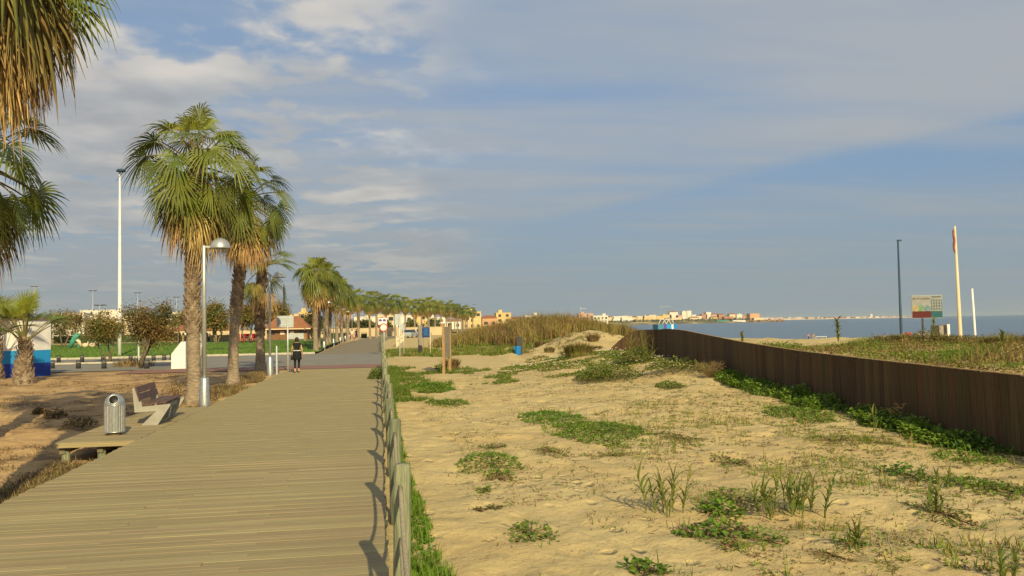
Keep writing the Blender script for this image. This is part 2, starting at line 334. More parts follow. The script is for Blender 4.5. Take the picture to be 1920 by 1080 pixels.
# ---------------------------------------------------------------- terrain
WALL = [(4.0, 9.2), (8.0, 9.6), (12.3, 9.95), (16.5, 10.2), (20.5, 10.6), (24.5, 10.85), (28.2, 11.25), (32.5, 11.95), (36.0, 12.5), (38.0, 12.55)]
WTOP = [(4, 1.0), (12.3, 1.04), (20.5, 1.17), (24.5, 1.32), (28.2, 1.48), (32.5, 1.62), (36, 1.66), (38.5, 1.63), (41, 1.55)]
WBASE = [(4, -0.25), (12.3, -0.2), (20.5, 0.0), (28.2, 0.17), (36, 0.33), (41, 0.45)]
SHORE = [(0, 135), (120, 122), (228, 98), (330, 118), (570, 175), (1000, 300), (1500, 470), (1560, 760), (1680, 780), (1700, 700), (9000, 700)]
def H(x, y, fine=True):
    s = interp(SHORE, y) - x                      # metres inland from the water line
    left = -0.42 + 0.36 * sm(15, 26, y) + 0.05 * sm(26, 44, y)
    right = -0.12
    z = lerp(left, right, sm(-4.2, -0.4, x))
    if y < 60 and x > 0:
        wx = interp(WALL, min(y, 38)); wb = interp(WBASE, y)
        z = lerp(z, wb, sm(2.5, wx - 0.5, x))
        z += 0.50 * math.exp(-((x - 9.2) / 2.3) ** 2 - ((y - 35) / 4.0) ** 2)
        z += 0.34 * math.exp(-((x - 9.9) / 1.3) ** 2 - ((y - 28.5) / 3.2) ** 2)
        if y < 41 and x > wx + 0.12:              # fill retained behind the timber wall
            top = interp(WTOP, y)
            mound = lerp(0.42, 0.86, sm(0.46, 0.60, x / max(y, 1)))
            f = lerp(top - 0.13 - 0.5 * sm(24, 30, y), mound, sm(0, 6, x - wx))
            z = lerp(f, 0.15, sm(33, 44, y))
        z = lerp(z, 0.0, sm(40, 43.5, y) * (1 - sm(11, 13, x)))
    elif y >= 60: z = lerp(z, 0.0, sm(60, 62, y))
    if y >= 40:
        z += 1.35 * math.exp(-((x - 15.5) / 6.0) ** 2 - ((y - 78) / 13) ** 2)
        z += 0.85 * math.exp(-((x - 14.6) / 2.6) ** 2 - ((y - 58.5) / 5.0) ** 2)
        z += 0.35 * math.exp(-((x - 11.2) / 1.6) ** 2 - ((y - 57.0) / 1.6) ** 2)
        z += 0.35 * math.exp(-((x - 8.5) / 2.2) ** 2 - ((y - 72.0) / 3.0) ** 2)
        z += 0.4 * math.exp(-((x - 22) / 6) ** 2 - ((y - 90.0) / 14) ** 2)
    if y > 42.5 and x < 0.6: z = lerp(z, -0.025, (sm(42.6, 43.2, y) if x > -12.7 else sm(45.6, 46.6, y)) * (1 - sm(0.2, 0.55, x)) * (1 - sm(120, 130, y)))
    inland = z + (2.0 * sm(500, 1500, y))
    if s < 95:
        if s < 0: z = -3.0 + max(-4.0, s * 0.06)
        elif s < 42: z = -3.0 + 0.45 * s / 42
        else: z = lerp(-2.55, inland, sm(42, 95, s))
    else: z = inland
    if fine and y < 75 and -30 < x < 40:
        a = 0.5 if (y > 42 and x < 12) else 1.0
        if x < 0.5: a *= 1 - sm(41, 43, y)
        if -4.6 < x < 0.3: a = 0.2
        z += a * (0.075 * fn(x * 0.55, y * 0.55) + 0.04 * fn(x * 1.7, y * 1.7, 3) + 0.024 * fn(x * 4.5, y * 4.5, 7))
        if y > 40 and x > 7: z += 0.26 * fn(x * .6, y * .45, 13) + 0.14 * fn(x * 1.3, y * 1.0, 17)
        # footprints and scuffs in the loose sand
        if y < 30: z -= a * 0.045 * sm(0.22, 0.5, fn(x * 3.1, y * 2.3, 11)) 
    return z
def axis(lo, hi, a, b, step, g):
    mid = []; t = a
    while t <= b: mid.append(t); t += step
    out, st, t = [], step, mid[-1]
    while t < hi: st *= g; t += st; out.append(min(t, hi))
    inn, st, t = [], step, mid[0]
    while t > lo: st *= g; t -= st; inn.append(max(t, lo))
    return inn[::-1] + mid + out
xs = axis(-5000, 2500, -8.0, 13.5, 0.1, 1.06); ys = axis(-60, 6500, 4.0, 26.0, 0.1, 1.022)
mb = MB()
for y in ys:
    for x in xs: mb.v.append((x, y, H(x, y)))
nx = len(xs)
for j in range(len(ys) - 1):
    for i in range(nx - 1):
        a = j * nx + i; mb.f.append((a, a + 1, a + nx + 1, a + nx)); mb.m.append(0)
def ground_mat():
    m = bpy.data.materials.new('sand'); m.use_nodes = True; t = m.node_tree; l = t.links; n = t.nodes
    b = n['Principled BSDF']; b.inputs['Roughness'].default_value = 0.95; b.inputs['Specular IOR Level'].default_value = 0.15
    tc = N(t, 'ShaderNodeTexCoord')
    def nz(sc, det=6, rough=0.6, off=0.0):
        mp = N(t, 'ShaderNodeMapping'); mp.inputs['Location'].default_value = (off, off, 0); l.new(tc.outputs['Object'], mp.inputs[0])
        q = N(t, 'ShaderNodeTexNoise'); q.inputs['Scale'].default_value = sc; q.inputs['Detail'].default_value = det; q.inputs['Roughness'].default_value = rough
        l.new(mp.outputs[0], q.inputs['Vector']); return q.outputs[0]
    def mr(v, a, c): q = N(t, 'ShaderNodeMapRange', interpolation_type='SMOOTHSTEP'); l.new(v, q.inputs[0]); q.inputs[1].default_value = a; q.inputs[2].default_value = c; return q.outputs[0]
    def mul(a, c):
        q = N(t, 'ShaderNodeMath', operation='MULTIPLY')
        for i, v in enumerate((a, c)):
            if isinstance(v, (int, float)): q.inputs[i].default_value = v
            else: l.new(v, q.inputs[i])
        return q.outputs[0]
    def mx(f, a, c):
        q = N(t, 'ShaderNodeMix', data_type='RGBA')
        for i, v in ((0, f), (6, a), (7, c)):
            if isinstance(v, (int, float, tuple)): q.inputs[i].default_value = v
            else: l.new(v, q.inputs[i])
        return q.outputs[2]
    sp = N(t, 'ShaderNodeSeparateXYZ'); l.new(tc.outputs['Object'], sp.inputs[0])
    c = mx(mr(nz(0.35), 0.35, 0.68), (0.53, 0.415, 0.20, 1), (0.50, 0.37, 0.165, 1))
    c = mx(mul(mr(nz(2.2, 8, 0.7, 4), 0.5, 0.75), 0.45), c, (0.36, 0.255, 0.13, 1))
    lf = mr(sp.outputs[0], -4.2, -4.9)                     # redder soil inland of the walk
    c = mx(mul(lf, 0.85), c, mx(mr(nz(0.6, 6, 0.6, 9), 0.4, 0.65), (0.49, 0.31, 0.145, 1), (0.33, 0.19, 0.09, 1)))
    lf2 = mul(mr(nz(0.9, 8, 0.65, 2), 0.52, 0.62), mul(lf, 0.75))
    c = mx(lf2, c, (0.16, 0.105, 0.06, 1))
    # pale trodden strip just right of the fence, thin plant litter further on
    c = mx(mul(mr(nz(9, 5, 0.7, 3), 0.57, 0.66), 0.45), c, (0.26, 0.18, 0.085, 1))
    c = mx(mul(mr(nz(26, 3, 0.6, 5), 0.64, 0.70), 0.75), c, (0.12, 0.085, 0.04, 1))
    c = mx(mul(mr(nz(1.1, 6, 0.7, 14), 0.56, 0.7), 0.4), c, (0.20, 0.19, 0.07, 1))
    far = mr(sp.outputs[1], 200.0, 420.0)                  # scrubby inland far away
    c = mx(mul(far, mr(nz(0.02, 5), 0.35, 0.55)), c, (0.13, 0.12, 0.05, 1))
    l.new(c, b.inputs['Base Color'])
    bp = N(t, 'ShaderNodeBump'); bp.inputs['Strength'].default_value = 0.85; bp.inputs['Distance'].default_value = 0.05
    vo = N(t, 'ShaderNodeTexVoronoi'); vo.inputs['Scale'].default_value = 2.6; vo.inputs['Randomness'].default_value = 1.0; l.new(tc.outputs['Object'], vo.inputs['Vector'])
    pit = mul(mr(vo.outputs['Distance'], 0.10, 0.26), mr(nz(0.5, 3, 0.5, 21), 0.40, 0.55))     # old footprints
    ad = N(t, 'ShaderNodeMath', operation='ADD'); l.new(nz(7, 8, 0.65), ad.inputs[0]); l.new(mul(pit, 0.9), ad.inputs[1])
    l.new(ad.outputs[0], bp.inputs['Height']); l.new(bp.outputs[0], b.inputs['Normal'])
    return m
M['sand'] = ground_mat()
tag(mb.build('ground', M['sand'], smooth=True), kind='structure')
# sea
def sea_mat():
    m = bpy.data.materials.new('sea'); m.use_nodes = True; t = m.node_tree; l = t.links; b = t.nodes['Principled BSDF']
    b.inputs['Base Color'].default_value = (0.045, 0.085, 0.115, 1); b.inputs['Roughness'].default_value = 0.22; b.inputs['Specular IOR Level'].default_value = 0.5
    tc = N(t, 'ShaderNodeTexCoord'); mp = N(t, 'ShaderNodeMapping'); mp.inputs['Scale'].default_value = (1, 0.35, 1); mp.inputs['Rotation'].default_value = (0, 0, 0.6); l.new(tc.outputs['Object'], mp.inputs[0])
    q = N(t, 'ShaderNodeTexNoise'); q.inputs['Scale'].default_value = 0.5; q.inputs['Detail'].default_value = 7; l.new(mp.outputs[0], q.inputs['Vector'])
    bp = N(t, 'ShaderNodeBump'); bp.inputs['Strength'].default_value = 0.9; bp.inputs['Distance'].default_value = 0.5; l.new(q.outputs[0], bp.inputs['Height']); l.new(bp.outputs[0], b.inputs['Normal'])
    return m
M['sea'] = sea_mat()
mb = MB(); mb.quad([(60, -600, -3), (30000, -600, -3), (30000, 24000, -3), (60, 24000, -3)])
tag(mb.build('sea', M['sea']), kind='structure')

# ---------------------------------------------------------------- roads, lawn
def sheet(name, x0, x1, y0, y1, z, m, n=1):
    mb = MB()
    for i in range(n):
        a, b = lerp(x0, x1, i / n), lerp(x0, x1, (i + 1) / n)
        mb.quad([(a, y0, z), (b, y0, z), (b, y1, z), (a, y1, z)])
    return tag(mb.build(name, m), kind='structure')
sheet('road', -140, -4.55, 46.6, 68.0, 0.01, M['asphalt'])
sheet('road_crossing', -4.55, 0.35, 46.6, 67.2, 0.01, M['asphalt'])
sheet('red_paving_band', -12.5, 0.3, 43.0, 46.6, 0.008, M['redband'])
mb = MB()
for (y0, xa, xb), (y1, xc, xd) in zip([(67.2, -4.7, .25), (110, -4.5, .3), (140, -3.6, 1.4), (165, -1.5, 4.5), (180, 1.0, 8.0)], [(110, -4.5, .3), (140, -3.6, 1.4), (165, -1.5, 4.5), (180, 1.0, 8.0), (300, 22, 30)]):
    mb.quad([(xa, y0, .012), (xb, y0, .012), (xd, y1, .03), (xc, y1, .03)])
tag(mb.build('promenade_path', M['paving']), kind='structure')
mb = MB()
for a, b in ((-140, -5.0),):
    x = a
    while x < b:
        w = min(1.0, b - x); mb.box((x + w / 2, 68.15 + 0.12 * fn(x, 0), 0.07), (w - .02, 0.3, 0.16 + 0.05 * fn(x * 2.1, 3))); x += w
tag(mb.build('kerb', M['kerb']), kind='structure')
for y in (57.0,):
    mb = MB(); mb.box((-55, y, 0.09), (85, 0.28, 0.1)); tag(mb.build('road_divider_kerb', M['kerb']), kind='structure')
def lawn_h(x, y): return 0.09 + 0.25 * sm(69, 84, y) + 0.12 * fn(x * .12, y * .12)
mb = MB(); lx = [-140 + i * 2.5 for i in range(55)]; lx[-1] = -4.9; ly = [68.3 + i * 2.2 for i in range(30)]
for y in ly:
    for x in lx: mb.v.append((x, y, lawn_h(x, y)))
for j in range(len(ly) - 1):
    for i in range(len(lx) - 1):
        a = j * len(lx) + i; mb.f.append((a, a + 1, a + len(lx) + 1, a + len(lx))); mb.m.append(0)
tag(mb.build('lawn', M['lawn'], smooth=True), kind='structure')

# ---------------------------------------------------------------- boardwalk
BX0, BX1 = -4.46, 0.04
mb = MB()
for x in (-4.3, -3.3, -2.2, -1.1, -0.1): mb.box((x, 22.0, -0.125), (0.1, 42.0, 0.16))
for x in (-5.75, -5.1): mb.box((x, 20.05, -0.125), (0.1, 6.6, 0.16))
for y in (4, 8, 12, 16.9, 20, 23, 27, 31, 35, 39):
    for x in (-4.3, -2.2, -0.1): mb.tube([(x, y, -0.7), (x, y, -0.2)], 0.07, 8)
deck = tag(mb.build('boardwalk', M['joist']), kind='structure')
pm = []
for k in range(5):
    b = MB(); b.box((0, 0, 0), (1, 0.1036, 0.04)); me = b.mesh('plank', M['plank'])
    bm = bmesh.new(); bm.from_mesh(me)
    bmesh.ops.bevel(bm, geom=[e for e in bm.edges if abs(e.verts[0].co.x - e.verts[1].co.x) > .5 and e.verts[0].co.z > 0], offset=0.0025, segments=1, affect='EDGES')
    bm.to_mesh(me); bm.free(); pm.append(me)
rr = random.Random(3)
y = 1.0; n = 0; row_ = 0; far_b = MB()
while y < 42.9:
    cut_ = -1.55 + (0.0, -1.1, 0.35, -0.75)[row_ % 4] + rr.uniform(-.04, .04)
    for x0, x1 in ((BX0 + rr.uniform(-.02, .02), cut_ - .0015), (cut_ + .0015, BX1 + rr.uniform(-.02, .02))):
        c_ = ((x0 + x1) / 2, y + rr.uniform(-.0015, .0015), -0.022 + rr.uniform(-.003, .003))
        if y < 13.6: obj('plank', pm[n % 5], deck, c_, (rr.uniform(-.008, .008), rr.uniform(-.0008, .0008), rr.uniform(-.0006, .0006)), (x1 - x0, 1, 1)); n += 1
        else: far_b.box(c_, (x1 - x0, .1036, .04), mat=Matrix.Rotation(rr.uniform(-.008, .008), 3, 'X'))
    y += 0.105; row_ += 1
tag(far_b.build('far_planks', M['plank'], deck), kind='stuff')
y = 16.74
while y < 23.45:                                   # the bench bay
    obj('plank', pm[n % 5], deck, ((-5.9 - 4.475) / 2, y, -0.022 + rr.uniform(-.002, .002)), (rr.uniform(-.01, .01), 0, rr.uniform(-.001, .001)), (1.42, 1, 1)); y += 0.105; n += 1
for (x, yy) in ((-5.72, 16.85), (-5.1, 16.85), (-4.62, 16.85), (-5.72, 20), (-5.72, 23)):
    b = MB(); b.tube([(0, 0, -0.75), (0, 0, 0)], 0.075, 10); obj('bay_post', b.mesh('bay_post', M['post']), deck, (x, yy, -0.05))
b = MB(); b.box((-5.18, 16.655, -0.05), (1.44, 0.03, 0.07)); b.build('edge_board', M['plank'], deck)

# ---------------------------------------------------------------- rope fence
def post_mesh(h, seed):
    b = MB(); r = random.Random(seed)
    b.lathe([(0.062, -0.5), (0.062, 0.2), (0.061, h - .02), (0.05, h)], 14, rfun=lambda k, z: 1 + 0.05 * math.sin(k * 1.7 + seed))
    return b.mesh('post', M['post'], True)
pmesh = [post_mesh(1.0, s) for s in range(3)]
def fence(name, label, spots, tz):
    f = thing(name, label, 'fence', (spots[0][0], spots[0][1], 0))
    ox, oy = spots[0]; prev = None
    for i, (x, y) in enumerate(spots):
        z0 = H(x, y, False); top = tz + rr.uniform(-.03, .03)
        p = obj('post', pmesh[i % 3], f, (x - ox, y - oy, top - 1.0), (rr.uniform(-.025, .025), rr.uniform(-.03, .03), rr.uniform(0, 6)))
        if prev:
            for dz_, sag in ((0.14, 0.20), (0.52, 0.17)):
                a = Vector((prev[0] - ox, prev[1] - oy, prev[2] - dz_)); c = Vector((x - ox, y - oy, top - dz_)); pts = []
                s2 = sag * rr.uniform(.8, 1.15)
                for k in range(15):
                    t = k / 14; q = a.lerp(c, t); q.z -= s2 * 4 * t * (1 - t); pts.append(q)
                b = MB(); b.tube(pts, 0.017, 7); b.build('rope', M['rope'], f, True)
        prev = (x, y, top)
    return f
fy = 0.35
spots = [(0.135 + rr.uniform(-.012, .012), fy + i * 3.0) for i in range(15)]
fence('rope_fence', 'weathered round timber posts with sagging ropes along the boardwalk edge nearest the camera', spots, 1.0)
spots = [(0.16 + sm(110, 140, 68 + i * 3.0) * 1.2, 68 + i * 3.0) for i in range(20)]
fence('rope_fence', 'distant timber post fence continuing beyond the paved crossing', spots, 1.05)

# ---------------------------------------------------------------- timber wall
wl_path = []
yy = 5.0
while yy < 37.2: wl_path.append(Vector((interp(WALL, yy), yy, 0))); yy += 0.05
p_ = wl_path[-1].copy(); ang = R(88)
for k in range(68):                                 # the far end bends round to the left
    ang += R(1.05); p_ = p_ + Vector((math.cos(ang), math.sin(ang), 0)) * 0.05; wl_path.append(p_.copy())
wall = thing('timber_wall', 'dark brown wall of upright planks curving along the dune', 'wall', (0, 0, 0))
b = MB(); b.box((0, 0, -0.5), (0.055, 0.196, 1.0)); wp = b.mesh('plank', M['wallwood'])
acc = 0; last = wl_path[0]; npl = 0
end_i = len(wl_path) - 68
for i, p in enumerate(wl_path[1:], 1):
    acc += (p - last).length; 
    if acc >= 0.2:
        d = (p - wl_path[max(0, i - 4)]).normalized(); acc -= 0.2
        top = interp(WTOP, p.y) + rr.uniform(-.006, .006)
        if i > end_i: top = interp(WTOP, p.y) - 1.1 * max(0, (i - end_i - 30) / 38) ** 2.0
        if i > end_i + 22:
            dt = 1.1 * (max(0, (i + 2 - end_i - 30) / 38) ** 2 - max(0, (i - 2 - end_i - 30) / 38) ** 2)
            b = MB(); b.box((0, 0, -0.5), (0.055, 0.2, 1.0)); b.v = [(v[0], v[1], v[2] - (dt / 2 * (1 if v[1] > 0 else -1) if v[2] > -.1 else 0)) for v in b.v]; wpm = b.mesh('plank', M['wallwood'])
        else: wpm = wp
        bot = interp(WBASE, min(p.y, 41)) - 0.5
        obj('plank', wpm, wall, (p.x, p.y, top), (rr.uniform(-.006, .006), rr.uniform(-.01, .01), math.atan2(d.y, d.x) - math.pi / 2), (1, 1, top - bot)); npl += 1
    last = p

# added strip whose pale colour stands in for sun on the weathered wall top
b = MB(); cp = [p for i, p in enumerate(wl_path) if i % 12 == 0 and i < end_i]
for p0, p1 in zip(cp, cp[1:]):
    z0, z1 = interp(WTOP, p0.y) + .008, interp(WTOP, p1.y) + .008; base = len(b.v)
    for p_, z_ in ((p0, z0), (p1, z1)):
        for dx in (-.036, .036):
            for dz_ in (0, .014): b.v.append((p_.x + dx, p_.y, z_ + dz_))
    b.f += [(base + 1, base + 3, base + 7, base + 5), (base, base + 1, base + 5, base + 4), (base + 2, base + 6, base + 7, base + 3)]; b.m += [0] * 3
b.build('sunlit_top_strip', M['timber'], wall)

# ---------------------------------------------------------------- palms
def frond_geo(b, pitch, seed, Lp=0.95, Rb=0.95, nseg=26, droop=0.5, mi_leaf=0, mi_pet=1, spread=125, az=0.0, origin=(0, 0, 0), scale=1.0, fray=0.0, petiole=True, wide=1.0, kink=0.0):
    """fan leaf that leaves the trunk along +Y at the given pitch; gravity is -Z"""
    r = random.Random(seed); RZ = Matrix.Rotation(az, 3, 'Z'); O = Vector(origin)
    def put(p): return tuple(RZ @ (Vector(p) * scale) + O)
    pts = []; p = Vector((0, 0, 0)); a = pitch; n = 5; sag = R(24) * math.cos(pitch) / n
    for i in range(n + 1):
        pts.append(p.copy()); p = p + Vector((0, math.cos(a), math.sin(a))) * (Lp / n); a -= sag
    a -= R(kink)
    h = pts[-1]; t = Vector((0, math.cos(a), math.sin(a))); s = Vector((1, 0, 0)); nrm = s.cross(t)
    if petiole:
        b.tube([put(q) for q in pts], [0.028 * scale * (1 - 0.55 * i / n) for i in range(n + 1)], 4, mi_pet, cap=False)
    tw = R(r.uniform(-25, 25)); s = s * math.cos(tw) + nrm * math.sin(tw); nrm = s.cross(t)
    da = 2 * R(spread) / (nseg - 1)
    for i in range(nseg):
        a = -R(spread) + i * da + r.uniform(-.03, .03)
        d = (t * math.cos(a) + s * math.sin(a) + nrm * (0.28 * abs(math.sin(a)) - 0.08)).normalized()
        sd_ = (s * math.cos(a) - t * math.sin(a)).normalized()
        L = Rb * (0.80 + 0.2 * math.cos(a)) * r.uniform(0.85, 1.06)
        dr = droop * r.uniform(0.75, 1.3) + fray * r.uniform(0, .8)
        ring = []
        for rr_, w in ((0.04, 0.03), (0.34, 1.0), (0.60, 0.72), (0.82, 0.40), (1.0, 0.04)):
            q = rr_ * L; bend = dr * max(0, rr_ - 0.30) ** 1.7 * 1.75 * L
            horiz = math.sqrt(max(0.03, 1 - min(0.94, dr * max(0, rr_ - .38) * 1.15)))
            c = h + d * (q if rr_ < .4 else 0.4 * L + (q - 0.4 * L) * horiz) + Vector((0, 0, -bend))
            c += sd_ * (fray * r.uniform(-.05, .05))
            hw = max(0.003, 0.5 * w * min(q, 0.5 * L) * da * 0.98 * wide)
            ring.append((c - sd_ * hw, c + nrm * hw * 0.45, c + sd_ * hw))
        for A, B in zip(ring, ring[1:]):
            base = len(b.v); b.v += [put(q) for q in A + B]
            b.f += [(base, base + 1, base + 4, base + 3), (base + 1, base + 2, base + 5, base + 4)]; b.m += [mi_leaf, mi_leaf]
FR = {}
def frond_set(key, pitches, mats, seeds=2, **kw):
    FR[key] = []
    for p in pitches:
        for s in range(seeds):
            b = MB(); frond_geo(b, R(p), hash((p, s)) % 9999 + s, **kw); FR[key].append((p, b.mesh('frond', mats)))
frond_set('up', (82, 66, 52), [M['frond_y'], M['petiole']], droop=0.45, spread=95, kink=12)
frond_set('mid', (42, 28, 15, 3, -9), [M['frond'], M['petiole']], droop=0.34, wide=.95, Lp=1.08, Rb=.86, kink=34)
frond_set('low', (-17, -28, -39), [M['frond'], M['petiole']], droop=0.30, wide=.95, Lp=1.08, Rb=.86, kink=24)
frond_set('turn', (-42, -54, -64), [M['frond_o'], M['petiole_d']], droop=0.6, fray=0.2)
frond_set('dead', (-58, -68, -77, -84), [M['dead'], M['petiole_d']], droop=0.5, fray=0.55, spread=75, nseg=22)
frond_set('stiff', (86, 74, 63, 54), [M['frond_y'], M['petiole']], droop=0.12, spread=105, Lp=1.2, Rb=.85)
frond_set('star', (60, 42, 24, 8), [M['frond'], M['petiole']], droop=0.25, spread=105, Lp=1.0, Rb=.8)
frond_set('stiff_g', (54, 46, 38, 30), [M['frond'], M['petiole']], droop=0.18, spread=105, Lp=1.2, Rb=.85)

def trunk_path(h, lean, seed, n=14):
    r = random.Random(seed); ph = r.uniform(0, 6)
    return [Vector((lean[0] * (i / n) ** 1.4 + 0.03 * math.sin(ph + i * .5), lean[1] * (i / n) ** 1.4 + 0.03 * math.cos(ph + i * .4), h * i / n)) for i in range(n + 1)]
def trunk_mesh(path, r0, r1, flare, seed):
    b = MB(); n = len(path); r = random.Random(seed); dense = []; rad = []
    for i in range((n - 1) * 4 + 1):
        t = i / ((n - 1) * 4); k = min(int(t * (n - 1)), n - 2); f = t * (n - 1) - k
        p = path[k].lerp(path[k + 1], f); dense.append(p)
        rad.append((lerp(r0, r1, t) + flare * math.exp(-p.z / 0.32)) * (1 + 0.05 * r.uniform(-1, 1)))
    dense[0].z -= 0.25
    b.tube(dense, rad, 14)
    return b.mesh('trunk', M['trunk'], True)
def boots_mesh(path, r0, r1, z0, z1, seed, size=1.0, dark=None):
    """cut leaf bases that clothe the upper trunk"""
    b = MB(); r = random.Random(seed); H_ = path[-1].z; z = z0; k = 0
    while z < z1:
        t = z / H_; i = min(int(t * (len(path) - 1)), len(path) - 2); f = t * (len(path) - 1) - i
        c = path[i].lerp(path[i + 1], f); rad = lerp(r0, r1, t)
        for q in range(9):
            a = 2 * math.pi * q / 9 + (k % 2) * 0.35 + r.uniform(-.12, .12)
            if r.random() < 0.12: continue
            o = Vector((math.cos(a), math.sin(a), 0)); s = Vector((-math.sin(a), math.cos(a), 0)); u = Vector((0, 0, 1))
            L = size * r.uniform(.09, .17); w = size * r.uniform(.055, .085); out_ = r.uniform(.03, .10) * size
            p0 = c + o * (rad * .92) + u * r.uniform(-.02, .02)
            tip = p0 + o * out_ + u * L
            base = len(b.v)
            for q2 in (p0 - s * w, p0 + s * w, p0 + o * 0.05 * size - u * .01, tip - s * w * .55, tip + s * w * .55, tip + o * .02 - u * .015): b.v.append(tuple(q2))
            b.f += [(base, base + 2, base + 5, base + 3), (base + 2, base + 1, base + 4, base + 5), (base + 3, base + 5, base + 4), (base + 1, base, base + 3, base + 4)]; b.m += [1 if dark and z > dark else 0] * 4
        z += 0.085 * size; k += 1
    return b.mesh('leaf_bases', [M['boot'], M['boot_dark']])
def palm(label, loc, h, lean=(0, 0), r0=.185, r1=.18, flare=.13, boot0=1.9, seed=1, scale=1.0, nup=8, nmid=16, nlow=16, nturn=10, ndead=18, darkb=None, stiff=False, bsize=1.0, group='fan palms near the boardwalk'):
    r = random.Random(seed)
    t = thing('fan_palm', label, 'palm tree', loc, 0, group)
    path = trunk_path(h, lean, seed); tr = obj('trunk', trunk_mesh(path, r0, r1, flare, seed), t)
    tag(obj('leaf_bases', boots_mesh(path, r0, r1, boot0, h + .05, seed, bsize, darkb), tr), kind='stuff')
    top = path[-1]; az = r.uniform(0, 6); k = 0
    plan = [('star' if stiff == 'star' else 'stiff' if stiff else 'up', nup, 0.12, 1.0), ('star' if stiff == 'star' else 'stiff_g' if stiff else 'mid', nmid, 0.0, 1.05), ('low', nlow, -0.22, 1.1), ('turn', nturn, -0.42, 0.95), ('dead', ndead, -0.62, 1.0)]
    for key, cnt, dz_, sc in plan:
        for i in range(cnt):
            p, me = FR[key][(i * 5 + r.randrange(2)) % len(FR[key])]
            az += 2.39996 + r.uniform(-.2, .2)
            zz = dz_ - 0.25 * i / max(1, cnt) * (1 if not stiff else .4)
            rad = 0.06 if key in ('up', 'stiff') else r1 * .8
            o = Vector((-math.sin(az), math.cos(az), 0)) * rad
            obj('dead_frond' if key == 'dead' else 'frond', me, t, top + o + Vector((0, 0, zz)), (0, r.uniform(-.12, .12), az), scale * sc * r.uniform(.88, 1.12))
    return t
# flower stalks that arch out of a crown
def stalk(t, top, az, L, seed):
    r = random.Random(seed); b = MB(); d = Vector((-math.sin(az), math.cos(az), 0)); pts = []
    for i in range(9):
        u = i / 8; pts.append(top + d * (L * (0.15 * u + .75 * u * u)) + Vector((0, 0, L * (0.95 * u - .75 * u * u * u))))
    b.tube(pts, [0.016 * (1 - .7 * i / 8) for i in range(9)], 4)
    for i in range(3, 9):
        for k in range(2):
            e = pts[i] + d * r.uniform(.1, .25) + Vector((r.uniform(-.15, .15), 0, -r.uniform(.15, .35))); b.tube([pts[i], (pts[i] + e) / 2 + Vector((0, 0, .06)), e], [0.008, .006, .003], 3)
    b.build('flower_stalk', M['petiole_d'], t)
def gz(p): return (p[0], p[1], H(p[0], p[1], False))
p1 = palm('tall fan palm with the fullest crown, growing just behind the nearest street lamp', gz(P(362, 755, -.05)), 7.0, (0.08, .1), seed=3, scale=1.02, boot0=2.0, nup=9, nmid=18, nlow=15, nturn=14, ndead=16)
stalk(p1, Vector((.08, .1, 7.2)), -1.1, 1.7, 4); stalk(p1, Vector((.08, .1, 7.15)), 1.5, 1.9, 5)
p2 = palm('dark-trunked fan palm right of the nearest street lamp, crown merging with the fullest palm', gz(P(437, 722, -.05)), 7.1, (0.5, .1), seed=9, scale=1.0, boot0=2.6, darkb=4.0, nup=5, nmid=15, nlow=13, nturn=13, ndead=14)
p3 = palm('short dark fan palm with a sparse crown beside the second street lamp', gz(P(487, 697, -.05)), 5.1, (0.12, 0), seed=14, scale=0.92, r0=.21, r1=.19, boot0=1.7, darkb=1.9, nup=7, nmid=13, nlow=4, nturn=3, ndead=3, stiff='star')
pa = palm('nearest fan palm at the top left corner with a shaggy skirt of tan dead fronds', (-5.32, 11.9, H(-5.32, 11.9, False)), 8.45, (0.12, 0), seed=21, scale=1.1, r0=.24, r1=.24, boot0=1.8, nup=9, nmid=14, nlow=10, nturn=24, ndead=46)
pb = palm('fan palm at the left picture edge, its green crown below the nearest palm', (-8.12, 18.6, H(-8.12, 18.6, False)), 6.0, (0.1, 0), seed=33, scale=.92, boot0=1.6, nup=7, nmid=16, nlow=15, nturn=10, ndead=8)
pc = palm('young fan palm with a bulging trunk in front of the blue and white kiosk', gz(P(45, 718, 0)), 1.75, (0, 0), seed=41, scale=1.0, r0=.40, r1=.17, flare=.02, boot0=0.02, nup=14, nmid=9, nlow=0, nturn=0, ndead=0, stiff=True, bsize=1.25)
pd = palm('young fan palm cut by the left picture edge beside the kiosk', (-16.9, 41, -.05), 2.0, (0, 0), seed=47, scale=0.95, r0=.36, r1=.2, flare=.02, boot0=0.02, nup=13, nmid=6, nlow=0, nturn=0, ndead=0, stiff=True, bsize=1.25)
# the row beyond the crossing: crowns as one mesh each
def crown_mesh(seed, nseg):
    b = MB(); r = random.Random(seed); az = 0
    for lo, hi, cnt, dz_, ml, mp, dr, fr in ((50, 85, 8, .1, 0, 3, .6, 0), (-5, 42, 18, 0, 1, 3, .8, 0), (-45, -12, 14, -.3, 1, 3, .75, .1), (-66, -38, 20, -.5, 2, 4, .6, .3), (-85, -58, 14, -.75, 5, 4, .5, .5)):
        for i in range(cnt):
            az += 2.4 + r.uniform(-.2, .2)
            frond_geo(b, R(r.uniform(lo, hi)), r.randrange(9999), nseg=nseg, kink=25 if -45 <= lo < 45 else 5, droop=dr * .7, mi_leaf=ml, mi_pet=mp, az=az, origin=(-math.sin(az) * .12, math.cos(az) * .12, dz_ - .2 * i / cnt), scale=1.12 * r.uniform(.9, 1.1), fray=fr, petiole=lo > -60)
    return b.mesh('crown', [M['frond_y'], M['frond'], M['frond_o'], M['petiole'], M['petiole_d'], M['dead']])
crowns = [crown_mesh(s, 15) for s in (1, 2, 3, 4)]
tks = []
for s in range(3):
    path = trunk_path(7.0, (0.1, 0), 50 + s); tks.append((trunk_mesh(path, .23, .2, .14, s), boots_mesh(path, .22, .2, 2.2, 7.0, s, 1.5)))
